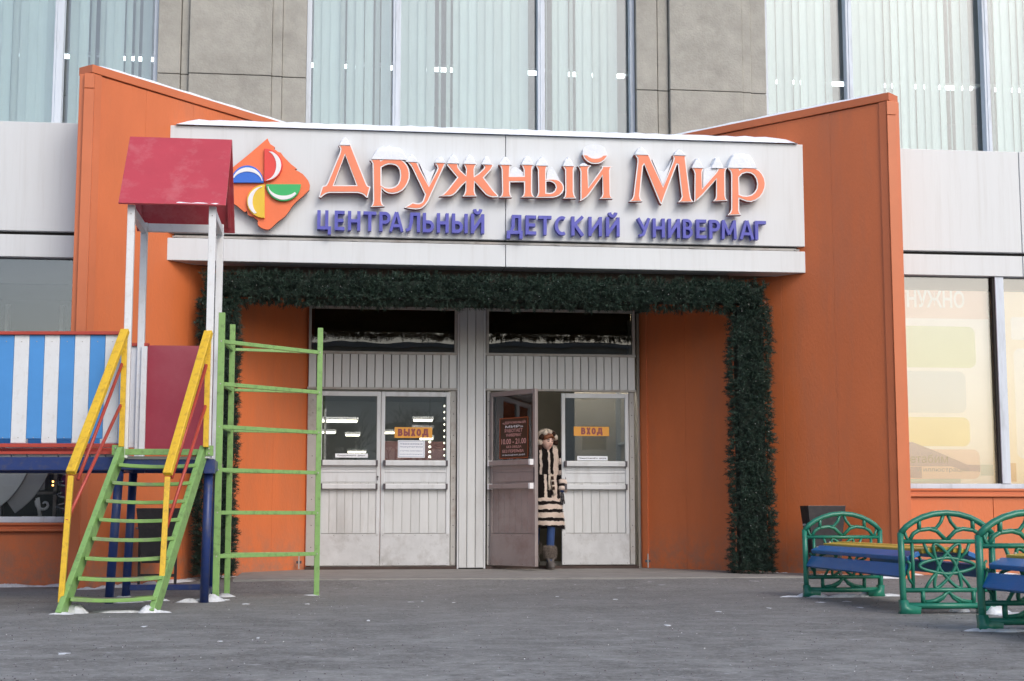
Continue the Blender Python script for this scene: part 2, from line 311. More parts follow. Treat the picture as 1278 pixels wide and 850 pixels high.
def block(name, ch, m, parent, x0, x1, z0, z1, y, t, depth):
    """one block capital drawn as strokes of width t; y is the front plane"""
    a, b, c, d = x0 + t / 2, x1 - t / 2, z0 + t / 2, z1 - t / 2
    mx_, mz = (a + b) / 2, (c + d) / 2
    def el(cx_, cz, rx, rz, a0, a1, n=12): return [(cx_ + rx * math.cos(R(a0 + (a1 - a0) * i / n)), cz + rz * math.sin(R(a0 + (a1 - a0) * i / n))) for i in range(n + 1)]
    bh = (d - c) * 0.27; w = b - a
    def bowl(zc, rz, xe): return [(a, zc + rz), (xe - rz * .9, zc + rz)] + el(xe - rz * .9, zc, rz * .9, rz, 80, -80, 8) + [(xe - rz * .9, zc - rz), (a, zc - rz)]
    q = w * 0.62 if ch == 'Ы' else w
    G = {'Е': [[(a, z0), (a, z1)], [(a, d), (x1, d)], [(a, mz), (x1 - t * .3, mz)], [(a, c), (x1, c)]], 'Н': [[(a, z0), (a, z1)], [(b, z0), (b, z1)], [(a, mz), (b, mz)]],
         'Т': [[(x0, d), (x1, d)], [(mx_, z0), (mx_, d)]], 'Г': [[(a, z0), (a, z1)], [(a, d), (x1, d)]], 'Р': [[(a, z0), (a, z1)], bowl(d - bh, bh, b)],
         'Ь': [[(a, z0), (a, z1)], bowl(c + bh, bh, b)], 'Ы': [[(a, z0), (a, z1)], bowl(c + bh, bh, a + q), [(b, z0), (b, z1)]], 'В': [[(a, z0), (a, z1)], bowl(c + bh * .98, bh * .98, b), bowl(d - bh * .88, bh * .88, b - t * .2)],
         'А': [[(a, z0), (mx_ - t * .1, z1)], [(b, z0), (mx_ + t * .1, z1)], [(a + w * .2, c + (d - c) * .26), (b - w * .2, c + (d - c) * .26)]],
         'Л': [[(b, z0), (b, z1)], [(a + w * .38, d), (b, d)], [(x0, c), (a + w * .15, c + t * .3), (a + w * .33, mz), (a + w * .38, z1)]],
         'И': [[(a, z0), (a, z1)], [(b, z0), (b, z1)], [(a, c + t * .2), (b, d - t * .2)]], 'М': [[(a, z0), (a + w * .06, z1)], [(b, z0), (b - w * .06, z1)], [(a + w * .06, d), (mx_, c + (d - c) * .2)], [(b - w * .06, d), (mx_, c + (d - c) * .2)]],
         'У': [[(a, z1), (mx_ + w * .08, c + (d - c) * .36)], [(b, z1), (mx_ - w * .02, c + t * .4), (a + w * .1, c)]], 'К': [[(a, z0), (a, z1)], [(a, mz), (b, z1)], [(a + w * .22, mz + t * .3), (b, z0)]],
         'С': [el(mx_ + w * .12, mz, w * .6, (d - c) / 2, 62, 298, 16)], 'О': [el(mx_, mz, w * .5, (d - c) / 2, 0, 360, 20)], 'Х': [[(a, z0), (b, z1)], [(b, z0), (a, z1)]]}
    if ch == 'Ц':
        e = z0 + (z1 - z0) * .20; f = x1 - t * 1.35; S_ = [[(a, e), (a, z1)], [(f, e), (f, z1)], [(x0, e + t / 2), (x1, e + t / 2)], [(x1 - t / 2, z0), (x1 - t / 2, e + t)]]
    elif ch == 'Д':
        e = z0 + (z1 - z0) * .20; S_ = [[(x0, e + t / 2), (x1, e + t / 2)], [(a, z0), (a, e + t)], [(b, z0), (b, e + t)], [(a + w * .12, e), (a + w * .36, mz), (a + w * .40, z1)], [(b - w * .1, e), (b - w * .1, z1)], [(a + w * .38, d), (b - w * .1, d)]]
    elif ch == 'Й':
        e = z0 + (z1 - z0) * .79; S_ = [[(a, z0), (a, e)], [(b, z0), (b, e)], [(a, c + t * .2), (b, e - t * .7)], el(mx_, z1 - t * .1, w * .30, (z1 - e) * .72, 180, 360, 8)]
    else: S_ = G[ch]
    mb = MB()
    for k, pts in enumerate(S_):
        P = [Vector(p) for p in pts]; Lf, Rt = [], []
        for i, p in enumerate(P):
            dd = (P[min(i + 1, len(P) - 1)] - P[max(i - 1, 0)]).normalized(); n_ = Vector((-dd.y, dd.x)) * t / 2; Lf.append(p + n_); Rt.append(p - n_)
        yy = y - 0.0007 * k; n = len(P); vs = []
        for l, r in zip(Lf, Rt): vs += [(l.x, yy, l.y), (r.x, yy, r.y), (l.x, y + depth - .0003 * k, l.y), (r.x, y + depth - .0003 * k, r.y)]
        fs = []
        for i in range(n - 1):
            o_ = 4 * i; fs += [(o_, o_ + 4, o_ + 5, o_ + 1), (o_ + 2, o_ + 3, o_ + 7, o_ + 6), (o_, o_ + 2, o_ + 6, o_ + 4), (o_ + 1, o_ + 5, o_ + 7, o_ + 3)]
        fs += [(0, 1, 3, 2), (4 * n - 4, 4 * n - 2, 4 * n - 1, 4 * n - 3)]
        mb.add(vs, fs)
    return part(name, mb, m, parent)
def blockword(name, wd, m, parent, x0, x1, z0, z1, y, t, depth, ws=None):
    ws = ws or [1.35 if c in 'ЫДМ' else 1.0 for c in wd]; g_ = t * .55; tot = sum(ws); W_ = (x1 - x0 - g_ * (len(wd) - 1)); x = x0
    for c, w in zip(wd, ws): block(name, c, m, parent, x, x + W_ * w / tot, z0 - ((z1 - z0) * .14 if c == 'Д' else 0), z1, y, t, depth); x += W_ * w / tot + g_
def inset(poly, d):
    n = len(poly); ar = sum(poly[i][0] * poly[(i + 1) % n][1] - poly[(i + 1) % n][0] * poly[i][1] for i in range(n))
    sg = 1 if ar > 0 else -1; out = []
    for i in range(n):
        a = Vector(poly[i - 1]); b = Vector(poly[i]); c = Vector(poly[(i + 1) % n])
        e1 = (b - a).normalized(); e2 = (c - b).normalized()
        n1 = Vector((-e1.y, e1.x)) * sg; n2 = Vector((-e2.y, e2.x)) * sg
        bi = n1 + n2
        if bi.length < 1e-3: bi = n1
        bi.normalize(); k = min(1.45, 1 / max(0.3, bi.dot(n1)))
        p = b + bi * d * k; out.append((p.x, p.y))
    return out
def vn(x, y, s=0):   # cheap smooth noise
    return (math.sin(x * 3.1 + s) * math.cos(y * 2.7 - s * 1.3) + math.sin(x * 7.7 + y * 5.1 + s * 2) * 0.5 + math.sin(x * 17 - y * 13 + s) * 0.25) / 1.75
def sstep(a, b, x):
    t = min(1, max(0, (x - a) / (b - a))); return t * t * (3 - 2 * t)
def gz(x, y):
    return -0.11 + 0.078 * sstep(-2.4, -0.6, x) * sstep(14.0, 15.2, y) + 0.006 * vn(x * 0.6, y * 0.6)

GLYPHS = [
  ('Д', [(0.032, 4.559), (0.169, 4.57), (0.179, 4.542), (0.223, 4.432), (0.341, 4.144), (0.353, 4.124), (0.383, 4.115), (0.354, 3.994), (0.336, 3.994), (0.312, 4.02), (0.282, 4.035), (0.245, 4.043), (-0.055, 4.035), (-0.09, 4.024), (-0.12, 4.003), (-0.144, 3.981), (-0.168, 3.988), (-0.134, 4.107), (-0.094, 4.12), (-0.08, 4.145), (0.047, 4.476), (0.055, 4.514), (0.047, 4.538)], [(0.105, 4.453), (-0.008, 4.12), (0.23, 4.127)]),
  ('р', [(0.368, 4.407), (0.386, 4.418), (0.434, 4.422), (0.48, 4.431), (0.49, 4.409), (0.531, 4.432), (0.567, 4.442), (0.604, 4.447), (0.664, 4.441), (0.707, 4.425), (0.744, 4.397), (0.774, 4.361), (0.793, 4.318), (0.802, 4.269), (0.8, 4.219), (0.782, 4.163), (0.758, 4.119), (0.722, 4.08), (0.674, 4.054), (0.62, 4.042), (0.571, 4.046), (0.535, 4.063), (0.51, 4.087), (0.5, 4.099), (0.502, 3.964), (0.512, 3.929), (0.534, 3.903), (0.384, 3.892), (0.403, 3.924), (0.41, 3.961), (0.401, 4.332), (0.399, 4.369), (0.386, 4.393)], [(0.498, 4.328), (0.5, 4.136), (0.534, 4.115), (0.571, 4.11), (0.607, 4.112), (0.643, 4.125), (0.673, 4.153), (0.691, 4.197), (0.696, 4.247), (0.69, 4.303), (0.671, 4.337), (0.647, 4.356), (0.61, 4.365), (0.568, 4.364), (0.532, 4.35)]),
  ('у', [(0.764, 4.401), (0.846, 4.405), (0.871, 4.4), (0.889, 4.382), (0.914, 4.32), (1.007, 4.143), (1.091, 4.313), (1.099, 4.338), (1.093, 4.36), (1.081, 4.375), (1.066, 4.399), (1.188, 4.403), (1.17, 4.352), (1.022, 4.013), (1.002, 3.969), (0.974, 3.928), (0.941, 3.897), (0.911, 3.884), (0.863, 3.879), (0.802, 3.884), (0.744, 3.895), (0.789, 3.927), (0.832, 3.956), (0.874, 3.947), (0.905, 3.948), (0.925, 3.957), (0.941, 3.974), (0.954, 4.011), (0.965, 4.046), (0.952, 4.067), (0.835, 4.312), (0.813, 4.352), (0.792, 4.376)], None),
  ('ж', [(1.194, 4.397), (1.329, 4.401), (1.323, 4.379), (1.326, 4.354), (1.348, 4.323), (1.404, 4.269), (1.407, 4.334), (1.394, 4.369), (1.374, 4.396), (1.534, 4.4), (1.515, 4.372), (1.502, 4.337), (1.501, 4.262), (1.544, 4.294), (1.596, 4.346), (1.606, 4.367), (1.593, 4.383), (1.575, 4.395), (1.707, 4.399), (1.704, 4.374), (1.68, 4.332), (1.606, 4.246), (1.668, 4.164), (1.717, 4.1), (1.76, 4.057), (1.76, 4.035), (1.692, 4.033), (1.655, 4.042), (1.619, 4.063), (1.582, 4.105), (1.502, 4.195), (1.504, 4.1), (1.511, 4.065), (1.527, 4.039), (1.371, 4.034), (1.39, 4.062), (1.4, 4.097), (1.405, 4.192), (1.361, 4.146), (1.3, 4.07), (1.269, 4.044), (1.239, 4.033), (1.117, 4.028), (1.156, 4.051), (1.202, 4.098), (1.311, 4.242), (1.225, 4.344), (1.203, 4.372)], None),
  ('н', [(1.761, 4.398), (1.904, 4.402), (1.894, 4.381), (1.889, 4.345), (1.887, 4.274), (2.038, 4.279), (2.036, 4.349), (2.024, 4.382), (2.003, 4.405), (2.149, 4.409), (2.137, 4.382), (2.132, 4.352), (2.129, 4.104), (2.137, 4.069), (2.161, 4.044), (2.007, 4.04), (2.032, 4.066), (2.04, 4.102), (2.041, 4.208), (1.889, 4.204), (1.889, 4.098), (1.896, 4.063), (1.912, 4.037), (1.768, 4.033), (1.794, 4.06), (1.801, 4.095), (1.796, 4.343), (1.784, 4.375)], None),
  ('ь', [(2.162, 4.4), (2.308, 4.404), (2.293, 4.38), (2.286, 4.351), (2.284, 4.248), (2.319, 4.257), (2.36, 4.258), (2.401, 4.253), (2.436, 4.238), (2.465, 4.208), (2.48, 4.172), (2.479, 4.137), (2.464, 4.103), (2.435, 4.074), (2.4, 4.055), (2.359, 4.045), (2.166, 4.04), (2.187, 4.068), (2.196, 4.106), (2.193, 4.348), (2.181, 4.377)], [(2.286, 4.22), (2.286, 4.099), (2.324, 4.097), (2.354, 4.105), (2.377, 4.127), (2.389, 4.158), (2.383, 4.188), (2.363, 4.21), (2.336, 4.221), (2.313, 4.225)]),
  ('і', [(2.46, 4.403), (2.613, 4.407), (2.595, 4.385), (2.589, 4.359), (2.588, 4.116), (2.597, 4.075), (2.617, 4.044), (2.468, 4.04), (2.488, 4.066), (2.494, 4.114), (2.493, 4.356), (2.479, 4.383)], None),
  ('и', [(2.627, 4.404), (2.784, 4.416), (2.76, 4.391), (2.75, 4.364), (2.751, 4.174), (2.825, 4.283), (2.884, 4.367), (2.901, 4.395), (2.896, 4.412), (3.021, 4.413), (3.0, 4.391), (2.992, 4.359), (2.995, 4.103), (3.003, 4.074), (3.021, 4.051), (2.87, 4.047), (2.894, 4.071), (2.904, 4.101), (2.905, 4.303), (2.776, 4.115), (2.735, 4.063), (2.696, 4.034), (2.652, 4.014), (2.661, 4.041), (2.662, 4.343), (2.654, 4.373), (2.642, 4.39)], None),
  ('breve', [(2.685, 4.537), (2.741, 4.538), (2.761, 4.52), (2.791, 4.506), (2.826, 4.503), (2.862, 4.508), (2.891, 4.521), (2.915, 4.541), (2.974, 4.54), (2.959, 4.509), (2.932, 4.476), (2.897, 4.45), (2.861, 4.437), (2.826, 4.434), (2.784, 4.437), (2.743, 4.455), (2.708, 4.487)], None),
  ('М', [(3.26, 4.551), (3.424, 4.559), (3.441, 4.526), (3.459, 4.48), (3.58, 4.205), (3.697, 4.493), (3.704, 4.527), (3.691, 4.559), (3.843, 4.563), (3.838, 4.531), (3.844, 4.484), (3.88, 4.157), (3.892, 4.084), (3.905, 4.058), (3.921, 4.036), (3.745, 4.031), (3.774, 4.061), (3.788, 4.095), (3.75, 4.451), (3.74, 4.454), (3.606, 4.11), (3.564, 4.0), (3.542, 4.018), (3.371, 4.444), (3.36, 4.423), (3.322, 4.089), (3.33, 4.056), (3.352, 4.03), (3.199, 4.023), (3.233, 4.058), (3.248, 4.094), (3.297, 4.468), (3.297, 4.508), (3.281, 4.531)], None),
  ('и', [(3.9, 4.423), (4.045, 4.427), (4.031, 4.4), (4.025, 4.373), (4.023, 4.195), (4.11, 4.304), (4.179, 4.382), (4.198, 4.414), (4.19, 4.428), (4.308, 4.43), (4.29, 4.406), (4.284, 4.38), (4.282, 4.115), (4.29, 4.085), (4.308, 4.062), (4.14, 4.051), (4.167, 4.082), (4.174, 4.112), (4.18, 4.299), (4.03, 4.121), (3.972, 4.066), (3.921, 4.032), (3.929, 4.052), (3.937, 4.359), (3.924, 4.397)], None),
  ('р', [(4.308, 4.43), (4.396, 4.437), (4.439, 4.443), (4.449, 4.421), (4.484, 4.442), (4.524, 4.453), (4.572, 4.451), (4.619, 4.443), (4.666, 4.42), (4.706, 4.378), (4.732, 4.325), (4.742, 4.268), (4.734, 4.214), (4.712, 4.159), (4.676, 4.109), (4.625, 4.073), (4.571, 4.055), (4.517, 4.06), (4.473, 4.074), (4.437, 4.089), (4.434, 3.958), (4.442, 3.929), (4.46, 3.905), (4.301, 3.899), (4.33, 3.931), (4.344, 3.969), (4.351, 4.358), (4.341, 4.395)], [(4.441, 4.327), (4.442, 4.139), (4.478, 4.126), (4.525, 4.124), (4.572, 4.136), (4.61, 4.166), (4.635, 4.207), (4.644, 4.258), (4.634, 4.314), (4.611, 4.354), (4.573, 4.379), (4.527, 4.384), (4.478, 4.368)]),
]
SNOWCAPS = [(0.044, 0.157, 4.565, 0.099), (0.386, 0.774, 4.42, 0.153), (0.755, 0.883, 4.4, 0.092), (1.064, 1.186, 4.4, 0.082), (1.2, 1.335, 4.397, 0.114), (1.378, 1.517, 4.396, 0.114), (1.576, 1.686, 4.395, 0.102), (1.768, 1.904, 4.398, 0.099), (2.007, 2.147, 4.405, 0.111), (2.167, 2.302, 4.4, 0.109), (2.466, 2.59, 4.403, 0.109), (2.643, 2.749, 4.409, 0.042), (3.264, 3.417, 4.554, 0.096), (3.698, 3.839, 4.56, 0.076), (3.905, 4.038, 4.423, 0.119), (4.128, 4.263, 4.427, 0.135), (4.308, 4.639, 4.437, 0.177)]
VALLEYS = [[(0.897, 4.4), (0.934, 4.348), (0.977, 4.318), (1.023, 4.297), (1.075, 4.333), (1.009, 4.144)], [(3.462, 4.508), (3.497, 4.442), (3.55, 4.384), (3.597, 4.371), (3.651, 4.44), (3.69, 4.515), (3.588, 4.204)], [(4.037, 4.384), (4.062, 4.418), (4.122, 4.443), (4.175, 4.435), (4.205, 4.409), (4.034, 4.189)], [(2.693, 4.537), (2.691, 4.591), (2.715, 4.63), (2.774, 4.651), (2.833, 4.657), (2.887, 4.652), (2.934, 4.628), (2.965, 4.545), (2.921, 4.538), (2.898, 4.507), (2.832, 4.481), (2.767, 4.497)], [(1.886, 4.273), (1.894, 4.336), (1.92, 4.372), (1.949, 4.381), (1.99, 4.356), (2.045, 4.31), (2.049, 4.277)], [(2.289, 4.246), (2.295, 4.329), (2.324, 4.378), (2.35, 4.393), (2.383, 4.344), (2.436, 4.248)]]
EMBLEM = [(-0.72, 4.614), (-0.706, 4.583), (-0.689, 4.552), (-0.663, 4.536), (-0.64, 4.52), (-0.649, 4.5), (-0.623, 4.484), (-0.603, 4.468), (-0.577, 4.462), (-0.553, 4.429), (-0.524, 4.397), (-0.465, 4.339), (-0.403, 4.292), (-0.429, 4.282), (-0.386, 4.263), (-0.34, 4.235), (-0.307, 4.199), (-0.281, 4.164), (-0.263, 4.117), (-0.27, 4.064), (-0.336, 3.996), (-0.4, 3.938), (-0.444, 3.887), (-0.476, 3.833), (-0.513, 3.779), (-0.551, 3.746), (-0.59, 3.717), (-0.634, 3.673), (-0.678, 3.63), (-0.703, 3.625), (-0.729, 3.628), (-0.768, 3.643), (-0.8, 3.666), (-0.807, 3.695), (-0.8, 3.716), (-0.824, 3.738), (-0.847, 3.757), (-0.883, 3.767), (-0.911, 3.782), (-0.919, 3.822), (-0.938, 3.811), (-0.957, 3.817), (-1.016, 3.866), (-1.08, 3.91), (-1.133, 3.955), (-1.179, 4.027), (-1.192, 4.092), (-1.164, 4.199), (-1.095, 4.273), (-0.912, 4.435)]
PETALS = [('red', [(-0.75, 4.494), (-0.717, 4.492), (-0.684, 4.485), (-0.653, 4.473), (-0.626, 4.455), (-0.601, 4.434), (-0.581, 4.409), (-0.567, 4.381), (-0.557, 4.351), (-0.554, 4.32), (-0.556, 4.289), (-0.565, 4.258), (-0.578, 4.229), (-0.597, 4.203), (-0.62, 4.181), (-0.648, 4.162), (-0.678, 4.148), (-0.71, 4.139), (-0.744, 4.135)], [(-0.666, 4.46), (-0.639, 4.444), (-0.615, 4.424), (-0.596, 4.401), (-0.581, 4.374), (-0.572, 4.345), (-0.569, 4.316), (-0.571, 4.286), (-0.579, 4.256), (-0.592, 4.229), (-0.61, 4.204), (-0.632, 4.183), (-0.659, 4.165), (-0.687, 4.153), (-0.718, 4.145), (-0.721, 4.151), (-0.699, 4.159), (-0.678, 4.173), (-0.66, 4.191), (-0.645, 4.213), (-0.633, 4.239), (-0.625, 4.267), (-0.621, 4.296), (-0.621, 4.326), (-0.625, 4.355), (-0.634, 4.383), (-0.646, 4.408), (-0.662, 4.43), (-0.681, 4.448), (-0.702, 4.461)]), ('green', [(-0.358, 4.117), (-0.361, 4.085), (-0.368, 4.054), (-0.381, 4.024), (-0.399, 3.998), (-0.421, 3.975), (-0.447, 3.956), (-0.476, 3.941), (-0.506, 3.932), (-0.538, 3.929), (-0.57, 3.931), (-0.601, 3.938), (-0.63, 3.951), (-0.656, 3.968), (-0.679, 3.99), (-0.698, 4.016), (-0.712, 4.044), (-0.72, 4.075), (-0.724, 4.107)], [(-0.405, 4.01), (-0.424, 3.989), (-0.446, 3.972), (-0.471, 3.958), (-0.498, 3.949), (-0.525, 3.944), (-0.554, 3.943), (-0.582, 3.947), (-0.608, 3.956), (-0.633, 3.969), (-0.655, 3.985), (-0.675, 4.005), (-0.69, 4.028), (-0.701, 4.053), (-0.708, 4.08), (-0.699, 4.082), (-0.693, 4.063), (-0.682, 4.046), (-0.668, 4.03), (-0.65, 4.016), (-0.63, 4.004), (-0.607, 3.995), (-0.583, 3.989), (-0.558, 3.986), (-0.532, 3.986), (-0.506, 3.989), (-0.482, 3.995), (-0.458, 4.003), (-0.437, 4.015), (-0.419, 4.029)]), ('yellow', [(-0.732, 3.742), (-0.765, 3.744), (-0.796, 3.751), (-0.826, 3.764), (-0.853, 3.781), (-0.876, 3.803), (-0.896, 3.828), (-0.91, 3.856), (-0.919, 3.886), (-0.922, 3.918), (-0.92, 3.949), (-0.912, 3.98), (-0.899, 4.009), (-0.881, 4.035), (-0.858, 4.058), (-0.832, 4.077), (-0.803, 4.091), (-0.772, 4.1), (-0.739, 4.104)], [(-0.841, 3.785), (-0.862, 3.803), (-0.88, 3.824), (-0.895, 3.847), (-0.905, 3.873), (-0.91, 3.9), (-0.911, 3.927), (-0.907, 3.954), (-0.898, 3.98), (-0.885, 4.004), (-0.867, 4.027), (-0.847, 4.046), (-0.823, 4.062), (-0.796, 4.073), (-0.768, 4.081), (-0.764, 4.075), (-0.784, 4.067), (-0.802, 4.056), (-0.818, 4.04), (-0.833, 4.022), (-0.844, 4.001), (-0.853, 3.978), (-0.859, 3.954), (-0.862, 3.928), (-0.862, 3.903), (-0.858, 3.878), (-0.851, 3.853), (-0.842, 3.831), (-0.829, 3.811), (-0.814, 3.793)]), ('blue', [(-1.091, 4.113), (-1.089, 4.145), (-1.082, 4.177), (-1.071, 4.207), (-1.054, 4.234), (-1.034, 4.258), (-1.01, 4.278), (-0.983, 4.292), (-0.955, 4.301), (-0.925, 4.305), (-0.896, 4.303), (-0.867, 4.296), (-0.839, 4.282), (-0.815, 4.264), (-0.793, 4.242), (-0.776, 4.215), (-0.762, 4.186), (-0.754, 4.154), (-0.751, 4.122)], [(-1.072, 4.166), (-1.06, 4.196), (-1.043, 4.222), (-1.021, 4.244), (-0.995, 4.262), (-0.967, 4.274), (-0.937, 4.281), (-0.907, 4.281), (-0.877, 4.276), (-0.848, 4.265), (-0.822, 4.248), (-0.8, 4.226), (-0.782, 4.2), (-0.769, 4.172), (-0.761, 4.141), (-0.767, 4.138), (-0.775, 4.16), (-0.787, 4.18), (-0.804, 4.197), (-0.824, 4.212), (-0.848, 4.224), (-0.874, 4.232), (-0.901, 4.236), (-0.929, 4.237), (-0.957, 4.233), (-0.983, 4.225), (-1.008, 4.214), (-1.029, 4.2), (-1.047, 4.183), (-1.061, 4.163)])]
BLUE = [('Ц', -0.18, -0.02), ('Е', 0.004, 0.122), ('Н', 0.145, 0.291), ('Т', 0.309, 0.46), ('Р', 0.48, 0.614), ('А', 0.586, 0.753), ('Л', 0.768, 0.93), ('Ь', 0.946, 1.081), ('Н', 1.098, 1.238), ('Ы', 1.261, 1.444), ('Й', 1.467, 1.624), ('Д', 1.858, 2.041), ('Е', 2.061, 2.19), ('Т', 2.204, 2.358), ('С', 2.379, 2.531), ('К', 2.564, 2.719), ('И', 2.753, 2.914), ('Й', 2.947, 3.11), ('У', 3.289, 3.454), ('Н', 3.466, 3.614), ('И', 3.638, 3.784), ('В', 3.805, 3.926), ('Е', 3.954, 4.08), ('Р', 4.1, 4.235), ('М', 4.24, 4.422), ('А', 4.444, 4.619), ('Г', 4.619, 4.755)]

# ------------------------------------------------------------------ ground
xs = sorted(set([-400, -150, -60, -25, -14] + [round(-9 + 0.5 * i, 2) for i in range(52)] + [20, 30, 60, 150, 400]))
ys = sorted(set([-400, -120, -40, -15, -5, 0, 2] + [round(3 + 0.4 * i, 2) for i in range(38)] + [22, 30, 45, 80, 200, 400]))
g = MB(); g.v = [(x, y, gz(x, y)) for y in ys for x in xs]; nx = len(xs)
for j in range(len(ys) - 1):
    for i in range(nx - 1): a = j * nx + i; g.f.append([a, a + 1, a + nx + 1, a + nx]); g.m.append(0)
part('ground', g, ASPH, smooth=True, kind='structure')
sl = MB(); sl.add([(-0.95, 15.25, -0.2), (5.95, 15.25, -0.2), (5.95, 18, -0.2), (-0.95, 18, -0.2), (-0.95, 15.25, -0.018), (5.95, 15.25, -0.018), (5.95, 18, 0.0), (-0.95, 18, 0.0)],
    [(0, 3, 2, 1), (4, 5, 6, 7), (0, 1, 5, 4), (1, 2, 6, 5), (2, 3, 7, 6), (3, 0, 4, 7)])
part('entrance_pavement', sl, SLAB, kind='structure')

# ------------------------------------------------------------------ building
B = empty('department_store', (1.7, 18.0, 0), 'grey stone store building with tall curtained upper windows and white fascia panels', 'building')
def pilaster(cols, name='stone_pilaster'):
    p = part(name, MB().box(cols[0][0], cols[-1][1], 18.14, 18.6, 4.0, 9.0), STONED, B)
    for (x0, x1, y) in cols:
        for (z0, z1) in ((4.0, 5.969), (5.978, 8.6)):
            part('stone_block', MB().box(x0, x1, y, 18.145, z0, z1), STONE, p, bev=0.008)
pilaster([(-2.17, -1.896, 18.09), (-1.888, -1.796, 18.11), (-1.788, -0.79, 18.04), (-0.788, -0.665, 18.06), (-0.663, -0.37, 18.08)])
pilaster([(3.78, 4.05, 18.09), (4.06, 4.194, 18.11), (4.204, 5.147, 18.04), (5.149, 5.265, 18.06), (5.267, 5.47, 18.08)])
# upper windows
def upper_window(x0, x1, mull):
    w = part('window', MB().box(x0, x1, 18.33, 18.36, 4.0, 9.0), G_UP, B)
    for m0, m1 in mull:
        part('mullion', MB().box(m0, m1, 18.19, 18.32, 4.0, 9.0).box(m0 + 0.03, m0 + 0.045, 18.18, 18.2, 4.0, 9.0), WFRAME, w, bev=0.006)
    for a in (x0, x1):
        s = 1 if a == x0 else -1
        part('frame', MB().box(min(a, a + s * 0.06), max(a, a + s * 0.06), 18.2, 18.32, 4.0, 9.0), WFRAME, w, bev=0.005)
    return w
upper_window(-0.37, 3.78, [(0.70, 0.80), (2.53, 2.62)])
upper_window(5.47, 12.5, [(6.58, 6.665), (8.45, 8.53), (10.4, 10.5)])
upper_window(-9.0, -2.17, [(-3.42, -3.31), (-5.3, -5.2)])
part('roof_slab', MB().box(-9, 14, 16.25, 18.4, 4.25, 4.4), FASCIA, B)
part('upper_lintel', MB().box(-9.2, 14.2, 17.98, 18.6, 9.0, 9.6), STONE, B)
# upper hall interior
u = MB(); u.box(-9.2, 14, 27.9, 28.1, 4.0, 9.2).box(-9.2, 14, 18.5, 28, 8.4, 8.6).box(-9.2, 14, 18.5, 28, 3.85, 4.0).box(-9.3, -9.1, 18.4, 28, 4, 9).box(14, 14.2, 18.4, 28, 4, 9)
part('upper_hall', u, INT_GREY, B)
# vertical blinds
def blinds(x0, x1, openr, label):
    root = empty('vertical_blind', ((x0 + x1) / 2, 18.55, 4.4), label, 'blinds', 'vertical blinds in the upper windows')
    me = bpy.data.meshes.new('blind_strip'); W = 0.125; n = 4; vs = []; fs = []
    for i in range(n + 1):
        t = i / n - 0.5; vs += [(t * W, 0.012 * (1 - 4 * t * t), 0), (t * W, 0.012 * (1 - 4 * t * t), 4.3)]
    for i in range(n): fs.append((2 * i, 2 * i + 2, 2 * i + 3, 2 * i + 1))
    me.from_pydata(vs, [], fs); me.materials.append(BLIND); me.update()
    x = x0 + 0.06
    while x < x1 - 0.05:
        op = any(a <= x <= b for a, b in openr)
        ang = random.choice([60, 72, 80]) if op else random.choice([6, 10, 14, 18, 22, 12, 26])
        if op and random.random() < 0.35: ang = 30
        inst('blind_strip', me, root, (x + random.uniform(-.01, .01), 18.55, 4.4), (0, 0, R(ang)))
        x += 0.108
    part('head_rail', MB().box(x0, x1, 18.5, 18.6, 8.7, 8.76), WHITEP, root)
blinds(-0.3, 0.69, [(0.0, 0.62)], 'mostly open vertical blind in the left bay of the middle upper window')
blinds(0.82, 2.52, [(1.15, 1.6)], 'nearly closed vertical blind in the wide centre bay of the middle upper window')
blinds(2.64, 3.72, [(2.66, 2.85), (3.0, 3.1)], 'vertical blind in the middle upper window, beside the right stone pilaster')
blinds(5.53, 6.57, [(6.0, 6.1), (6.4, 6.56)], 'pale green vertical blind between the right stone pilaster and the first mullion')
blinds(6.68, 8.44, [(7.2, 7.3), (7.6, 7.7), (8.0, 8.15)], 'wide vertical blind above the outer tip of the right orange wing wall')
blinds(8.55, 10.3, [(8.6, 8.8)], 'vertical blind at the far right edge of the upper storey')
blinds(-3.29, -2.23, [(-3.2, -2.9), (-2.6, -2.3)], 'greyer vertical blind left of the left stone pilaster above the orange wing wall')
blinds(-5.2, -3.43, [(-4.0, -3.95)], 'green tinted vertical blind at the far left edge of the upper storey')
tm = MB(); tm.box(-0.5, 0.5, -0.03, 0.03, -0.016, 0.016); tme = tm.mesh('tube', TUBEC)
for i, x in enumerate([-4.2, -2.9, -0.1, 1.25, 2.55, 3.9, 6.9, 8.2, 9.5, 10.9]):
    t = empty('ceiling_light', (x, 22, 7.33), ['leftmost ceiling tube light behind the left upper blinds', 'ceiling tube light behind the greyer left upper blind', 'ceiling tube light behind the open blind of the middle upper window', 'ceiling tube light behind the left half of the centre bay blind', 'ceiling tube light behind the right half of the centre bay blind', 'ceiling tube light behind the blind left of the right stone pilaster', 'ceiling tube light just right of the right stone pilaster', 'ceiling tube light behind the blind above the right orange wall tip', 'ceiling tube light behind the far right upper blind', 'ceiling tube light beyond the right edge of the photo'][i], 'ceiling light', 'tube lights hanging in the upper hall')
    inst('tube', tme, t, (x, 22, 7.33)); part('housing', MB().box(x - 0.62, x + 0.62, 21.94, 22.06, 7.358, 7.40), WHITEP, t)

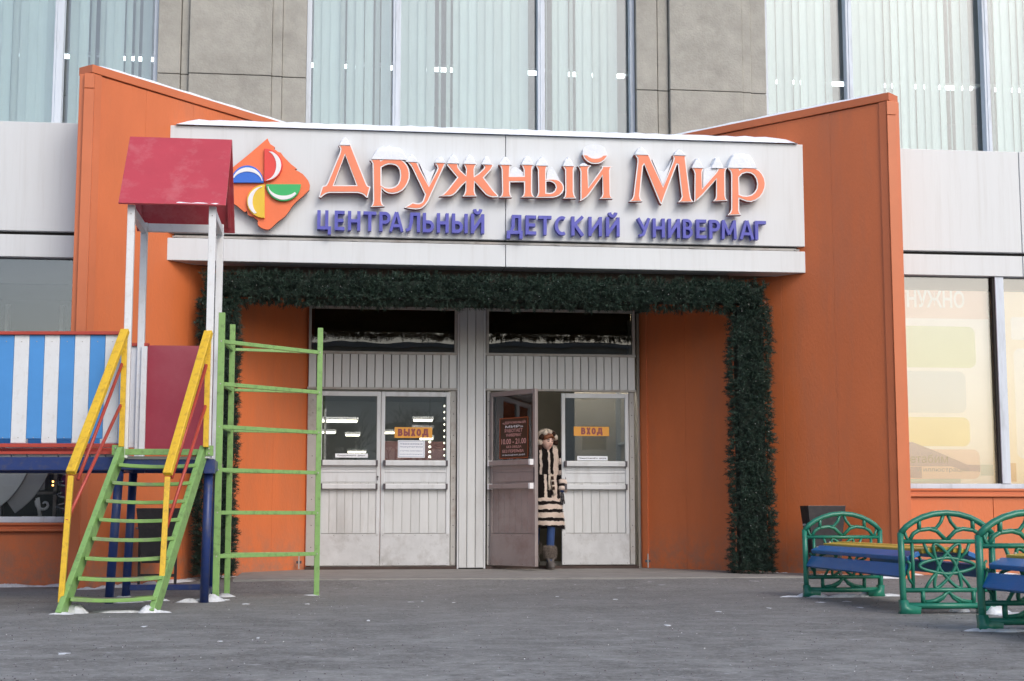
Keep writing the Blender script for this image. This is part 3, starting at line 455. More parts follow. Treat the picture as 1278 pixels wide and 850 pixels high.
# shop fronts left and right
def shopfront(x0, x1, side, wb, seams):
    xs_ = [x0] + seams + [x1]
    for a, b in zip(xs_[:-1], xs_[1:]):
        f = part('fascia_panel', MB().box(a + 0.004, b - 0.004, 15.9, 15.99, 3.575, 4.745), FASCIA, B, bev=0.006)
        part('fascia_beam', MB().box(a + 0.004, b - 0.004, 15.9, 15.99, 3.30, 3.535), FASCIA, B, bev=0.005)
    part('fascia_recess', MB().box(x0, x1, 15.97, 16.05, 3.32, 4.70), DARKGAP, B)
    base = part('base_wall', MB().box(x0, x1, 15.925, 16.1, -0.3, wb - 0.14), ORTRIM, B)
    n = max(1, round((x1 - x0) / 1.22)); w = (x1 - x0) / n
    for i in range(n):
        part('wall_panel', MB().box(x0 + i * w + 0.003, x0 + (i + 1) * w - 0.003, 15.90, 15.93, -0.25, wb - 0.15), ORANGE, base, bev=0.002)
    part('sill', MB().box(x0, x1, 15.86, 16.0, wb - 0.14, wb - 0.115).box(x0, x1, 15.90, 16.0, wb - 0.115, wb - 0.05).box(x0, x1, 15.88, 16.0, wb - 0.075, wb - 0.05), ORTRIM, B, bev=0.004)
    return base
shopfront(-9.0, -2.58, 'l', 0.59, [-6.0])
shopfront(6.06, 13.5, 'r', 0.96, [7.76, 10.4])
wl_ = part('window', MB().box(-9, -2.58, 15.99, 16.0, 0.58, 3.3), G_SHOPL, B)
part('frame', MB().box(-9, -2.58, 15.93, 15.985, 0.54, 0.60).box(-5.0, -4.9, 15.93, 15.985, 0.6, 3.3), WFRAME, wl_, bev=0.004)
wr_ = part('window', MB().box(6.06, 13.5, 15.99, 16.0, 0.95, 3.3), G_SHOPR, B)
part('frame', MB().box(6.06, 13.5, 15.93, 15.985, 0.91, 0.965), WFRAME, wr_, bev=0.004)
part('mullion', MB().box(7.43, 7.53, 15.92, 15.985, 0.965, 3.3), WFRAME, wr_, bev=0.004)
part('mullion', MB().box(7.405, 7.43, 15.94, 15.985, 0.965, 3.3), DARKGAP, wr_)
part('mullion', MB().box(9.6, 9.7, 15.92, 15.985, 0.965, 3.3), WFRAME, wr_, bev=0.004)
def room(x0, x1, y0, y1, z0, z1, m, name, mf=None):
    r = MB(); r.box(x0 - .1, x1 + .1, y1, y1 + .1, z0, z1).box(x0 - .1, x0, y0, y1, z0, z1).box(x1, x1 + .1, y0, y1, z0, z1).box(x0 - .1, x1 + .1, y0, y1 + .1, z1, z1 + .1).box(x0 - .1, x1 + .1, y0, y1 + .1, z0 - .1, z0)
    return part(name, r, m, B)
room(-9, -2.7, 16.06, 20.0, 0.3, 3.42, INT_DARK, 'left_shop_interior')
room(6.2, 13.4, 16.06, 20.0, 0.3, 3.42, INT_BEIGE, 'right_shop_interior')
part('window_top_band', MB().box(-8.9, -2.7, 16.1, 16.2, 3.05, 3.4), DARKGAP, B)  # black strip along the top of the left window
part('window_top_band', MB().box(6.2, 13.4, 16.1, 16.2, 3.16, 3.4), BROWN, B)  # brown strip paints an orange reflection along the top of the right window

# porch: jambs, pillar, transoms, plank bands
Yd = 17.5
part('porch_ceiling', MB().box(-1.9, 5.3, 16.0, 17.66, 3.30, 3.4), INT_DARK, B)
part('added_transom_board', MB().box(-0.5, 3.64, 17.95, 17.98, 2.42, 3.2), TBACK, B)  # added board screens the added ceiling lamps from the transoms
part('added_gap_board', MB().box(-0.95, 4.42, 16.215, 16.24, 3.06, 3.294), BROWN, B)  # added board above the garland keeps sky reflections out of the transoms
part('porch_lintel', MB().box(-0.6, 3.95, 17.5, 17.66, 3.05, 3.30), DARKGAP, B)
pm = boxmesh('plank', 0.0885, 0.03, 0.40, PLANK, 0.004)
for (a, b) in ((-0.275, 1.465), (1.81, 3.60)):
    bd = part('plank_band', MB().box(a, b, Yd + 0.012, Yd + 0.10, 2.10, 2.50), DARKGAP, B)
    n = int((b - a) / 0.0925); w = (b - a) / n
    for i in range(n): inst('plank', pm, bd, (a + (i + 0.5) * w, Yd - 0.012, 2.298))
    part('trim', MB().box(a - 0.01, b + 0.01, Yd - 0.035, Yd + 0.05, 2.495, 2.525), STEEL, B, bev=0.003)
    part('trim', MB().box(a - 0.01, b + 0.01, Yd - 0.035, Yd + 0.05, 2.078, 2.102), STEEL, B, bev=0.003)
    tw = part('transom_window', MB().box(a + 0.02, b - 0.02, Yd + 0.02, Yd + 0.03, 2.52, 3.06), G_TRANS, B)
    part('frame', MB().box(a, a + 0.03, Yd - 0.02, Yd + 0.05, 2.525, 3.06).box(b - 0.03, b, Yd - 0.02, Yd + 0.05, 2.525, 3.06).box(a + 0.03, b - 0.03, Yd - 0.02, Yd + 0.05, 3.03, 3.06), STEEL, tw)
pl = part('door_pillar', MB().box(1.465, 1.81, Yd + 0.0, Yd + 0.15, 0, 3.06), DARKGAP, B)
pme = boxmesh('plank', 0.093, 0.05, 3.05, PLANK, 0.005)
for x in (1.533, 1.631, 1.729): inst('plank', pme, pl, (x, Yd - 0.045, 1.535))
part('edge_trim', MB().box(1.467, 1.484, Yd - 0.04, Yd + 0.0, 0.0, 3.06).box(1.778, 1.80, Yd - 0.04, Yd + 0.0, 0.0, 3.06), ALU, pl, bev=0.003)
def jamb(x0, x1):
    j = part('door_jamb', MB().box(x0, x1, Yd - 0.0, Yd + 0.06, 0.04, 2.078), STEEL, B, bev=0.004)
    b = MB()
    for z in (0.25, 0.5, 0.8, 1.05, 1.3, 1.55, 1.8, 1.95): b.tube([((x0 + x1) / 2, Yd - 0.006, z), ((x0 + x1) / 2, Yd + 0.01, z)], 0.006, 6)
    part('bolt', b, INKD, j)
jamb(-0.275, -0.155); jamb(1.395, 1.455); jamb(3.525, 3.585); jamb(1.822, 1.862)
part('threshold', MB().box(-0.28, 1.465, Yd - 0.04, Yd + 0.2, -0.02, 0.03).box(1.81, 3.62, Yd - 0.04, Yd + 0.2, -0.02, 0.03), RUBBER, B)
dpm = {}
def door(x0, x1, alu, planks_m, kick, label, ang=0.0, hinge=None, lock=False):
    """leaf in the plane y=Yd between x0,x1; ang opens it outwards about the hinge"""
    W = x1 - x0; z0, z1 = 0.04, 2.055
    hx = x0 if hinge is None else hinge
    M = Matrix.Translation((hx, Yd, 0)) @ Matrix.Rotation(R(ang), 4, 'Z') @ Matrix.Translation((-hx, -Yd, 0))
    def P(name, mb, m, par, **k): return part(name, mb.xf(M), m, par, **k)
    y = Yd - 0.02; st = 0.045
    fr = MB().box(x0, x0 + st, y, y + 0.045, z0, z1).box(x1 - st, x1, y, y + 0.045, z0, z1).box(x0 + st, x1 - st, y, y + 0.045, z1 - 0.055, z1).box(x0 + st, x1 - st, y + 0.002, y + 0.045, 1.14, 1.255)
    fr.box(x0 + st, x1 - st, y + 0.004, y + 0.045, 1.11, 1.14)
    d = P('door', fr, alu, B, bev=0.005, label=label)
    P('door_glass', MB().box(x0 + st, x1 - st, y + 0.02, y + 0.026, 1.255, z1 - 0.055), G_DOOR, d)
    for zz in (1.19, 0.92):
        P('push_bar', MB().box(x0 + 0.05, x1 - 0.05, y - 0.055, y - 0.025, zz, zz + 0.055), alu, d, bev=0.006)
        for xa in (x0 + 0.03, x1 - 0.055): P('bar_bracket', MB().box(xa, xa + 0.025, y - 0.057, y, zz - 0.004, zz + 0.062), INKD if ang == 0 else WHITEP, d)
    P('mid_panel', MB().box(x0 + st, x1 - st, y + 0.012, y + 0.03, 1.0, 1.11), alu, d, bev=0.003)
    P('panel_backing', MB().box(x0 + st, x1 - st, y + 0.022, y + 0.04, z0, 1.0), STEEL, d)
    n = 7; w = (W - 2 * st) / n
    for i in range(n):
        P('plank', MB().box(x0 + st + i * w + 0.002, x0 + st + (i + 1) * w - 0.002, y + 0.014, y + 0.03, 0.41, 0.997), planks_m, d, bev=0.002)
    P('kick_plate', MB().box(x0 + 0.004, x1 - 0.004, y - 0.004, y - 0.001, z0 + 0.003, 0.405), kick, d)
    sc_ = MB()
    for i in range(5):
        for zz in (0.385, 0.06): sc_.box(x0 + 0.03 + i * (W - .06) / 4 - .003, x0 + 0.03 + i * (W - .06) / 4 + .003, y - 0.0065, y - 0.004, zz - .003, zz + .003)
    P('screw', sc_, INKD, d)
    if lock: P('lock', MB().tube([(x1 - 0.03, y - 0.008, 1.06), (x1 - 0.03, y, 1.06)], 0.012, 10).box(x1 - 0.035, x1 - 0.025, y - 0.01, y, 1.02, 1.045), INKD, d)
    if ang: P('lock', MB().box(x1 - 0.028, x1 - 0.016, y - 0.004, y, 0.99, 1.16), INKD, d)
    return d
door(-0.15, 0.572, ALU, PLANK, KICK, 'closed left leaf of the exit doors', lock=True)
door(0.578, 1.385, ALU, PLANK, KICK, 'closed exit door leaf with orange-yellow sticker and white notice')
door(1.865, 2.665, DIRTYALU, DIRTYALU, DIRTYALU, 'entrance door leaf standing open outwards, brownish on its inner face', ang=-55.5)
door(2.705, 3.515, ALU, PLANK, KICK, 'closed right leaf of the entrance doors')
# interior behind the doors
v = MB(); v.box(1.60, 1.66, 17.68, 20.3, 0, 3.1).box(3.66, 3.76, 17.66, 20.4, 0, 3.1).box(1.66, 3.66, 20.3, 20.4, 0, 3.1); 
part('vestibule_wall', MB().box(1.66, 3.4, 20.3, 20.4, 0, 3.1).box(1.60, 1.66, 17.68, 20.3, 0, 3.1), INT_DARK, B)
part('vestibule_side_wall', MB().box(3.66, 3.76, 17.66, 20.4, 0, 3.1).box(3.1, 3.66, 18.9, 18.95, 0, 3.1), INT_BEIGE, B)
part('vestibule_rail', MB().box(3.60, 3.655, 17.9, 17.95, 0, 3.0).box(3.60, 3.655, 18.7, 18.74, 0, 3.0).box(3.62, 3.655, 17.95, 18.7, 1.5, 1.53), ALU, B)
part('hall_wall', MB().box(-2.0, -1.9, 17.9, 34, 0, 3.2).box(-2, 5.2, 34, 34.1, 0, 3.2).box(5.1, 5.2, 20.4, 34, 0, 3.2).box(-2, -0.6, 17.9, 18.0, 0, 3.2).box(3.4, 5.2, 20.4, 20.5, 0, 3.2), INT_GREY, B)
part('hall_ceiling', MB().box(-2, 5.2, 17.66, 34.1, 3.2, 3.3), INT_GREY, B)
part('hall_floor', MB().box(-2, 5.2, 17.66, 34.1, -0.05, -0.005), SLAB, B)
def lamp(x0, x1, y, z, label, th=0.03):
    t = empty('ceiling_light', ((x0 + x1) / 2, y, z), label, 'ceiling light', 'tube lights in the entrance hall')
    part('tube', MB().box(x0, x1, y - 0.04, y + 0.04, z, z + th), TUBE, t)
    part('housing', MB().box(x0 - .02, x1 + .02, y - .06, y + .06, z + th + .002, z + th + .05), WHITEP, t)
LX = lambda px, Y: Y * ((px - 639) / 1864 * 0.9928 + 0.1193) / (0.9862 - 0 - (px - 639) / 1864 * 0.1201)
for px0, px1, z, Y, l in [(392, 447, 2.10, 24, 'long yellowish tube light seen high through the left exit door'), (517, 540, 2.25, 26, 'upper short bright tube light seen through the right exit door'),
        (517, 540, 1.98, 24, 'second short bright tube light seen just below the upper one through the right exit door'), (395, 420, 2.25, 30, 'faint tube light seen at the left in the left exit door'),
        (433, 450, 2.20, 30, 'small tube light seen in the middle of the left exit door'), (525, 541, 1.93, 26, 'tube light seen behind the exit sticker'), (436, 458, 1.95, 32, 'lowest tube light seen through the left exit door above the white strip'), (480, 493, 2.25, 30, 'tube light seen at the left edge of the right exit door')]:
    lamp(LX(px0, Y), LX(px1, Y), Y, z, l)
ledb = MB()
for i in range(5): zz = 1.28 + 0.06 * i; ledb.box(1.235, 1.26, 19.0, 19.02, zz * 1.05, zz * 1.05 + 0.025)
for i in range(9): zz = 1.30 + 0.075 * i; ledb.box(1.425, 1.437, 19.0, 19.02, zz * 1.05, zz * 1.05 + 0.02)
CEIL = emit('added_lamp_tube', (1.0, 0.97, 0.9), 55)
for x, y, l in ((0.2, 19.2, 'added unseen ceiling lamp of the hall nearest the left exit door'), (1.1, 21.2, 'second added ceiling lamp of the hall, unseen behind the exit doors'), (0.2, 23.6, 'third added unseen ceiling lamp of the hall, on the left'), (1.6, 25.8, 'fourth added unseen ceiling lamp of the hall, on the right'), (0.5, 28.5, 'added unseen ceiling lamp deepest in the hall'), (2.9, 18.5, 'added unseen ceiling lamp of the vestibule behind the entrance doors')):
    t = empty('added_ceiling_lamp', (x, y, 3.16), l, 'ceiling lamp', 'added ceiling lamps of the entrance hall')  # unseen lamps added to brighten the hall and vestibule
    k_ = 0.35 if y < 19 else 0.6
    part('tube', MB().box(x - k_, x + k_, y - .05, y + .05, 3.10, 3.14), CEIL, t); part('housing', MB().box(x - k_ - .03, x + k_ + .03, y - .08, y + .08, 3.142, 3.195), WHITEP, t)
ls = empty('light_strip', (1.3, 19, 0), 'vertical row of small white bulbs behind the right exit door', 'string lights')
part('bulb', ledb, TUBE, ls); part('cable', MB().box(1.245, 1.25, 19.021, 19.03, 0.3, 3.0).box(1.43, 1.434, 19.021, 19.03, 0.3, 3.0), INKD, ls)
PINK = mat('pink_cabinet', (0.42, 0.22, 0.21), 0.6, 0.15, 2)
cb = empty('display_cabinet', (1.0, 23, 0), 'dull pink display cabinet behind the right exit door', 'cabinet')
part('body', MB().box(0.75, 1.75, 23, 23.5, 0, 1.75), PINK, cb, bev=0.01); part('shelf', MB().box(0.78, 1.72, 22.97, 23.0, 1.3, 1.33).box(0.78, 1.72, 22.97, 23.0, 0.9, 0.93), WHITEP, cb)
dk = empty('dark_display_rack', (-0.25, 21, 0), 'dark rack behind the left exit door', 'rack')
part('body', MB().box(-0.6, -0.12, 21, 21.4, 0, 1.75), INKD, dk, bev=0.01); part('post', MB().box(-0.1, -0.07, 21, 21.03, 0, 2.1), WHITEP, dk)

# ------------------------------------------------------------------ wing walls
def wing(sgn, label):
    # outline along the splayed face, from front tip to the door jamb
    cx_ = 1.735
    F0 = Vector((sgn * 4.155, 15.15)); F1 = Vector((sgn * 1.945, 17.62))   # offsets from centre
    def W(u, off, z):      # u along face 0..1, off outward (away from centre)
        p = F0.lerp(F1, u); d = (F1 - F0).normalized(); nrm = Vector((d.y, -d.x)) * (1 if sgn > 0 else -1)
        nrm = Vector((abs(nrm.x) * sgn, abs(nrm.y))) 
        return (cx_ + p.x + nrm.x * off, p.y + nrm.y * off, z)
    root = empty('entrance_wing_wall', (cx_ + sgn * 3.0, 16.4, -0.1), label, 'wall', 'wing walls either side of the entrance')
    L_ = (F1 - F0).length; top = 5.06
    def hexa(u0, u1, o0, o1, z0, z1):
        vs = [W(u, o, z) for z in (z0, z1) for o in (o0, o1) for u in (u0, u1)]
        f = [(0, 2, 3, 1), (4, 5, 7, 6), (0, 1, 5, 4), (1, 3, 7, 5), (3, 2, 6, 7), (2, 0, 4, 6)]
        if sgn < 0: f = [t[::-1] for t in f]
        return MB().add(vs, f)
    part('core', hexa(0.0, 1.0, 0.02, 0.16, -0.3, 5.04), ORTRIM, root)
    n = 5
    for i in range(n):
        part('wall_panel', hexa(i / n + 0.0003, (i + 1) / n - 0.0003, 0.0, 0.021, -0.3, top - 0.005), ORANGE, root, bev=0.0015)
        part('wall_panel', hexa(i / n + 0.0003, (i + 1) / n - 0.0003, 0.159, 0.175, -0.3, top - 0.005), ORANGE, root, bev=0.0015)
    # front end cap, stepped
    x_in = cx_ + sgn * 4.155; x_out = cx_ + sgn * 4.32
    def bx(xa, xb, *r): return MB().box(min(xa, xb), max(xa, xb), *r)
    part('end_trim', bx(x_in + sgn * 0.01, x_out - sgn * 0.055, 15.10, 15.22, -0.3, 4.90), ORTRIM, root, bev=0.004)
    part('end_trim', bx(x_in + sgn * 0.01, x_out - sgn * 0.055, 15.10, 15.22, 4.906, 5.06), ORTRIM, root, bev=0.004)
    part('end_trim', bx(x_out - sgn * 0.05, x_out, 15.15, 15.45, -0.3, 5.06), ORTRIM, root, bev=0.004)
    part('side_wall', bx(x_out - sgn * 0.03, x_out - sgn * 0.005, 15.45, 15.93, -0.3, 5.04), ORANGE, root)
    part('corner_trim', hexa(-0.008, 0.018, -0.014, 0.0, -0.3, 5.06), ORTRIM, root, bev=0.003)
    part('corner_trim', hexa(0.965, 0.99, -0.02, 0.0, 0.0, 3.4), ORTRIM, root, bev=0.003)
    part('coping', hexa(-0.02, 1.0, -0.02, 0.19, 5.065, 5.15), ORTRIM, root, bev=0.004)
    return W
WL = wing(-1, 'orange splayed wall left of the shop entrance, behind the red-roofed play tower')
WR = wing(1, 'orange splayed wall right of the shop entrance, with the green benches in front')
# small gate bolts at the foot of each wing by the doors
for x in (-0.345, 3.70):
    t = empty('gate_bolt', (x, 17.35, 0), 'small dark drop bolt at the foot of the %s door jamb' % ('left' if x < 0 else 'right'), 'bolt')
    part('rod', MB().tube([(x, 17.33, 0.01), (x, 17.33, 0.17)], 0.008, 6), STEEL, t)
    part('plate', MB().box(x - .03, x + .03, 17.34, 17.35, 0.07, 0.10), INKD, t)

# ------------------------------------------------------------------ sign
SG = empty('shop_sign', (1.72, 15.9, 3.3), 'long white sign board over the entrance with orange serif and blue capital letters', 'sign')
for a, b in ((-1.775, 1.850), (1.856, 5.215)):
    part('board_panel', MB().box(a, b, 15.9, 16.0, 3.59, 4.755), FASCIA, SG, bev=0.006)
    part('lower_beam', MB().box(a, b, 15.9, 16.2, 3.295, 3.535), FASCIA, SG, bev=0.006)
part('shadow_gap', MB().box(-1.70, 5.14, 15.965, 16.2, 3.5, 4.7), DARKGAP, SG)
part('rail', MB().box(-1.68, 5.12, 15.93, 15.96, 3.545, 3.57), STEEL, SG)
part('end_cap', MB().box(-1.775, -1.76, 16.003, 16.25, 3.30, 4.75).box(5.20, 5.215, 16.003, 16.25, 3.30, 4.75), FASCIA, SG)
for n, a, h in GLYPHS:
    L_ = part('letter', MB().plate(a, 15.775, 15.855, h, 0, 1), [WHITEP, LETSIDE], SG)
    part('letter_face', MB().plate(inset(a, 0.0135), 15.7705, 15.7745, inset(h, -0.0135) if h else None), LETTER, L_)
for ch, a, b in BLUE:
    zc, h = 3.744, 0.211
    if ch in 'ЦД': zc, h = 3.72, 0.26
    if ch == 'Й': zc, h = 3.772, 0.268
    block('letter', ch, BLUEL, SG, a, b - 0.012, zc - h / 2, zc + h / 2, 15.80, 0.031 if ch in 'МУАВ' else 0.035, 0.075)
EM = part('emblem', MB().plate(EMBLEM, 15.79, 15.85, None, 0, 1), [EMB_OR, LETSIDE], SG, label='orange diamond emblem with torn edges and four coloured petals')
for n, a, c in PETALS:
    m = {'red': P_RED, 'green': P_GRN, 'yellow': P_YEL, 'blue': P_BLU}[n]
    part('petal', MB().plate(a, 15.752, 15.79), m, EM, bev=0.008)
    part('petal_crescent', MB().plate(c, 15.745, 15.7515), WHITEP, EM)  # white crescent belonging to the emblem design
# faint ghosts of removed letters: small fixing studs
st = MB()
for x in (-1.7, 0.2, 2.4, 3.9, 5.1): st.box(x, x + 0.05, 15.90, 15.93, 3.543, 3.556)
part('fixing', st, STEEL, SG)

# snow on the sign, wings, letters, roofs
def snowstrip(pts_l, pts_r, h, name, label, seed, taper=0.1):
    """ridge of snow between two top edges given as lists of points"""
    n = len(pts_l); mb = MB(); K = 6
    for i in range(n):
        a = Vector(pts_l[i]); b = Vector(pts_r[i]); t = min(1, i / (n * taper + .01), (n - 1 - i) / (n * taper + .01)); hh = h * (0.25 + 0.75 * math.sqrt(max(0, t))) * (0.9 + 0.18 * vn(i * 0.37, 0, seed))
        for k in range(K + 1):
            s = k / K; p = a.lerp(b, s); p.z += hh * (1 - abs(2 * s - 1) ** 3.0); mb.v.append(tuple(p))
    for i in range(n - 1):
        for k in range(K): q = i * (K + 1) + k; mb.f.append([q, q + 1, q + K + 2, q + K + 1]); mb.m.append(0)
    mb.f.append([k for k in range(K + 1)]); mb.m.append(0); q = (n - 1) * (K + 1); mb.f.append([q + k for k in range(K, -1, -1)]); mb.m.append(0)
    return part(name, mb, SNOW, smooth=True, kind='stuff', label=label, cat='snow')
N_ = 60
snowstrip([(-1.69 + (6.84) * i / N_, 15.86, 4.757) for i in range(N_ + 1)], [(-1.69 + 6.84 * i / N_, 16.25, 4.757) for i in range(N_ + 1)], 0.105, 'snow', 'smooth layer of snow lying along the top of the white sign', 1, 0.03)
for W_, l, h in ((WL, 'thin snow lying on the sloping top edge of the left orange wall', 0.05), (WR, 'thin snow lying on the top edge of the right orange wall', 0.045)):
    A_ = [W_(i / 30, -0.01, 5.152) for i in range(31)]; B_ = [W_(i / 30, 0.18, 5.152) for i in range(31)]
    snowstrip(A_, B_, h, 'snow', l, 3, 0.1)
sc = MB()
for (x0, x1, zb, hh) in SNOWCAPS:
    w = (x1 - x0); n = 14
    prof = []
    flat = w > 0.24
    val = hh < 0.03
    for i in range(n + 1):
        t = i / n; q = abs(2 * t - 1)
        z = hh * ((1 - q ** 4.0) if flat else (1 - q ** 1.9)) * (1 + 0.10 * vn(i * 0.5, x0 * 9))
        prof.append((x0 + w * t, zb - 0.008 + max(0, z)))
    base = len(sc.v)
    for yy, k in ((15.762, 0.6), (15.768, 0.84), (15.785, 0.97), (15.84, 1.0), (15.895, 1.04)):
        for x, z in prof: sc.v.append((x + 0.004 * vn(x * 30, yy * 50), yy, (z - zb) * k + zb))
    m_ = n + 1
    for r in range(4):
        for i in range(n): a = base + r * m_ + i; sc.f.append([a, a + 1, a + m_ + 1, a + m_]); sc.m.append(0)
    k0 = len(sc.v); sc.v += [sc.v[base + i] for i in range(m_)]; sc.f.append([k0 + i for i in range(m_)]); sc.m.append(0)
for vp in VALLEYS: sc.plate(vp, 15.787, 15.885)
part('snow', sc, SNOW, smooth=False, kind='stuff', label='little caps of snow on top of the orange sign letters', cat='snow')

# ------------------------------------------------------------------ fir garland arch
def blades(region, n_twig, nn, tl, nl, seed):
    """region(rng,n) -> points, outward dirs. returns MB of needle triangles"""
    r = np.random.default_rng(seed); P, D = region(r, n_twig)
    J = r.normal(0, 0.47, D.shape); D = D + J; D /= np.linalg.norm(D, axis=1, keepdims=True)
    L_ = tl * r.uniform(0.6, 1.3, (n_twig, 1))
    t = r.uniform(0.0, 1.0, (n_twig, nn, 1)); base = P[:, None, :] + D[:, None, :] * L_[:, None, :] * t
    nd = D[:, None, :] * 0.75 + r.normal(0, 0.62, (n_twig, nn, 3)); nd /= np.linalg.norm(nd, axis=2, keepdims=True)
    tip = base + nd * nl * r.uniform(0.6, 1.2, (n_twig, nn, 1))
    sd_ = np.cross(nd, r.normal(0, 1, nd.shape)); sd_ /= np.linalg.norm(sd_, axis=2, keepdims=True); sd_ *= 0.0028
    V = np.stack([base - sd_, base + sd_, tip], axis=2).reshape(-1, 3)
    return V
def tri_mesh(name, V, m):
    me = bpy.data.meshes.new(name); n = len(V) // 3
    me.vertices.add(len(V)); me.vertices.foreach_set('co', V.ravel().astype(np.float32)); me.loops.add(len(V)); me.loops.foreach_set('vertex_index', np.arange(len(V), dtype=np.int32))
    me.polygons.add(n); me.polygons.foreach_set('loop_start', np.arange(0, len(V), 3, dtype=np.int32)); me.polygons.foreach_set('loop_total', np.full(n, 3, dtype=np.int32))
    me.materials.append(m); me.update(); me.validate(); return me
def boxregion(x0, x1, y0, y1, z0, z1):
    def f(r, n):
        P = np.stack([r.uniform(x0, x1, n), r.uniform(y0, y1, n), r.uniform(z0, z1, n)], 1); D = np.zeros_like(P)
        ax = r.choice(6, n, p=[0.36, 0.08, 0.2, 0.2, 0.08, 0.08])
        lx, lz = (x1 - x0), (z1 - z0)
        horiz = lx > lz
        for i in range(n):
            a = ax[i]
            if a == 0: P[i, 1] = y0; D[i, 1] = -1
            elif a == 1: P[i, 1] = y1; D[i, 1] = 1
            elif a == 2:
                if horiz: P[i, 2] = z1; D[i, 2] = 1
                else: P[i, 0] = x0; D[i, 0] = -1
            elif a == 3:
                if horiz: P[i, 2] = z0; D[i, 2] = -1
                else: P[i, 0] = x1; D[i, 0] = 1
            else: D[i] = (0, -0.6, -0.2)
        # lumpy bunches
        b = 0.022 * np.sin(P[:, 0] * 19 + P[:, 2] * 23) * np.cos(P[:, 2] * 17 - P[:, 0] * 11)
        P += D * b[:, None]
        return P, D
    return f
GR = empty('fir_garland_arch', (1.66, 16.1, 0), 'dark green artificial fir garland framing the entrance like a doorway', 'garland')
for nm, bx_, nt in (('top_section', (-1.38, 4.76, 15.95, 16.17, 2.93, 3.15), 5000), ('column_section', (-1.35, -1.05, 15.95, 16.17, -0.0, 2.93), 2900), ('column_section', (4.42, 4.77, 15.95, 16.17, 0.0, 2.93), 3000)):
    s_ = part(nm, MB().box(bx_[0] + .03, bx_[1] - .03, bx_[2] + .03, bx_[3], bx_[4] + .02, bx_[5] - .02), CORE, GR)
    V = blades(boxregion(*bx_), nt, 26, 0.075, 0.042, int(abs(bx_[0]) * 100))
    o = bpy.data.objects.new('needles', tri_mesh('needles', V, NEEDLE)); col.objects.link(o); o.parent = s_; o['kind'] = 'stuff'
    bl = MB(); r_ = random.Random(5 + nt)
    for i in range(80 if nm == 'top_section' else 45):
        c = Vector((r_.uniform(bx_[0], bx_[1]), bx_[2] - r_.uniform(0.03, 0.07), r_.uniform(bx_[4], bx_[5]))); q = r_.uniform(0.0025, 0.005)
        bl.add([c + Vector(d) * q for d in ((1, 0, 0), (-1, 0, 0), (0, 1, 0), (0, -1, 0), (0, 0, 1), (0, 0, -1))], [(0, 2, 4), (2, 1, 4), (1, 3, 4), (3, 0, 4), (2, 0, 5), (1, 2, 5), (3, 1, 5), (0, 3, 5)])
    o = part('bulbs', bl, BULB, s_, kind='stuff')

# ------------------------------------------------------------------ stickers and notices on the doors
def sticker(name, x0, x1, z0, z1, y, m, label, cat):
    r = empty(name, ((x0 + x1) / 2, y, (z0 + z1) / 2), label, cat)
    part('sheet', MB().box(x0, x1, y, y + 0.003, z0, z1), m, r); return r
yg = Yd - 0.006
s = sticker('exit_sticker', 0.735, 1.175, 1.515, 1.64, yg, SIGNY, 'orange-yellow sticker reading ВЫХОД on the right exit door glass', 'sign')
blockword('letter', 'ВЫХОД', INKP, s, 0.775, 1.13, 1.537, 1.622, yg - 0.003, 0.021, 0.002)
s = sticker('paper_notice', 0.775, 1.09, 1.285, 1.488, yg, PAPER, 'white paper notice with lines of print below the ВЫХОД sticker', 'notice')
for t, z, h in (('Уважаемые', 1.447, 0.020), ('покупатели', 1.408, 0.020), ('в торговом центре ведется', 1.362, 0.014), ('видеонаблюдение', 1.325, 0.014)):
    text('print', t, INKB, s, 0.80, 1.062, z, yg - 0.002, h)
part('border', MB().box(0.785, 1.08, yg - .0025, yg - .0005, 1.475, 1.478).box(0.785, 1.08, yg - .0025, yg - .0005, 1.295, 1.298).box(0.785, 0.788, yg - .0025, yg - .0005, 1.298, 1.475).box(1.077, 1.08, yg - .0025, yg - .0005, 1.298, 1.475), INKB, s)
s = sticker('door_strip_notice', 0.05, 0.425, 1.283, 1.330, yg, PAPER, 'narrow white strip notice low on the left exit door glass', 'notice')
text('print', 'Придерживайте  двери !', INKD, s, 0.075, 0.405, 1.306, yg - 0.002, 0.024)
s = sticker('entrance_sticker', 2.856, 3.28, 1.552, 1.663, yg, SIGNY, 'orange-yellow sticker reading ВХОД on the right entrance door glass', 'sign')
blockword('letter', 'ВХОД', INKP, s, 2.943, 3.20, 1.570, 1.650, yg - 0.003, 0.020, 0.002)
s = sticker('door_strip_notice', 2.895, 3.26, 1.262, 1.314, yg, PAPER, 'narrow white strip notice low on the right entrance door glass', 'notice')
text('print', 'Придерживайте  двери', INKD, s, 2.915, 3.24, 1.288, yg - 0.002, 0.022, bold=0.01)
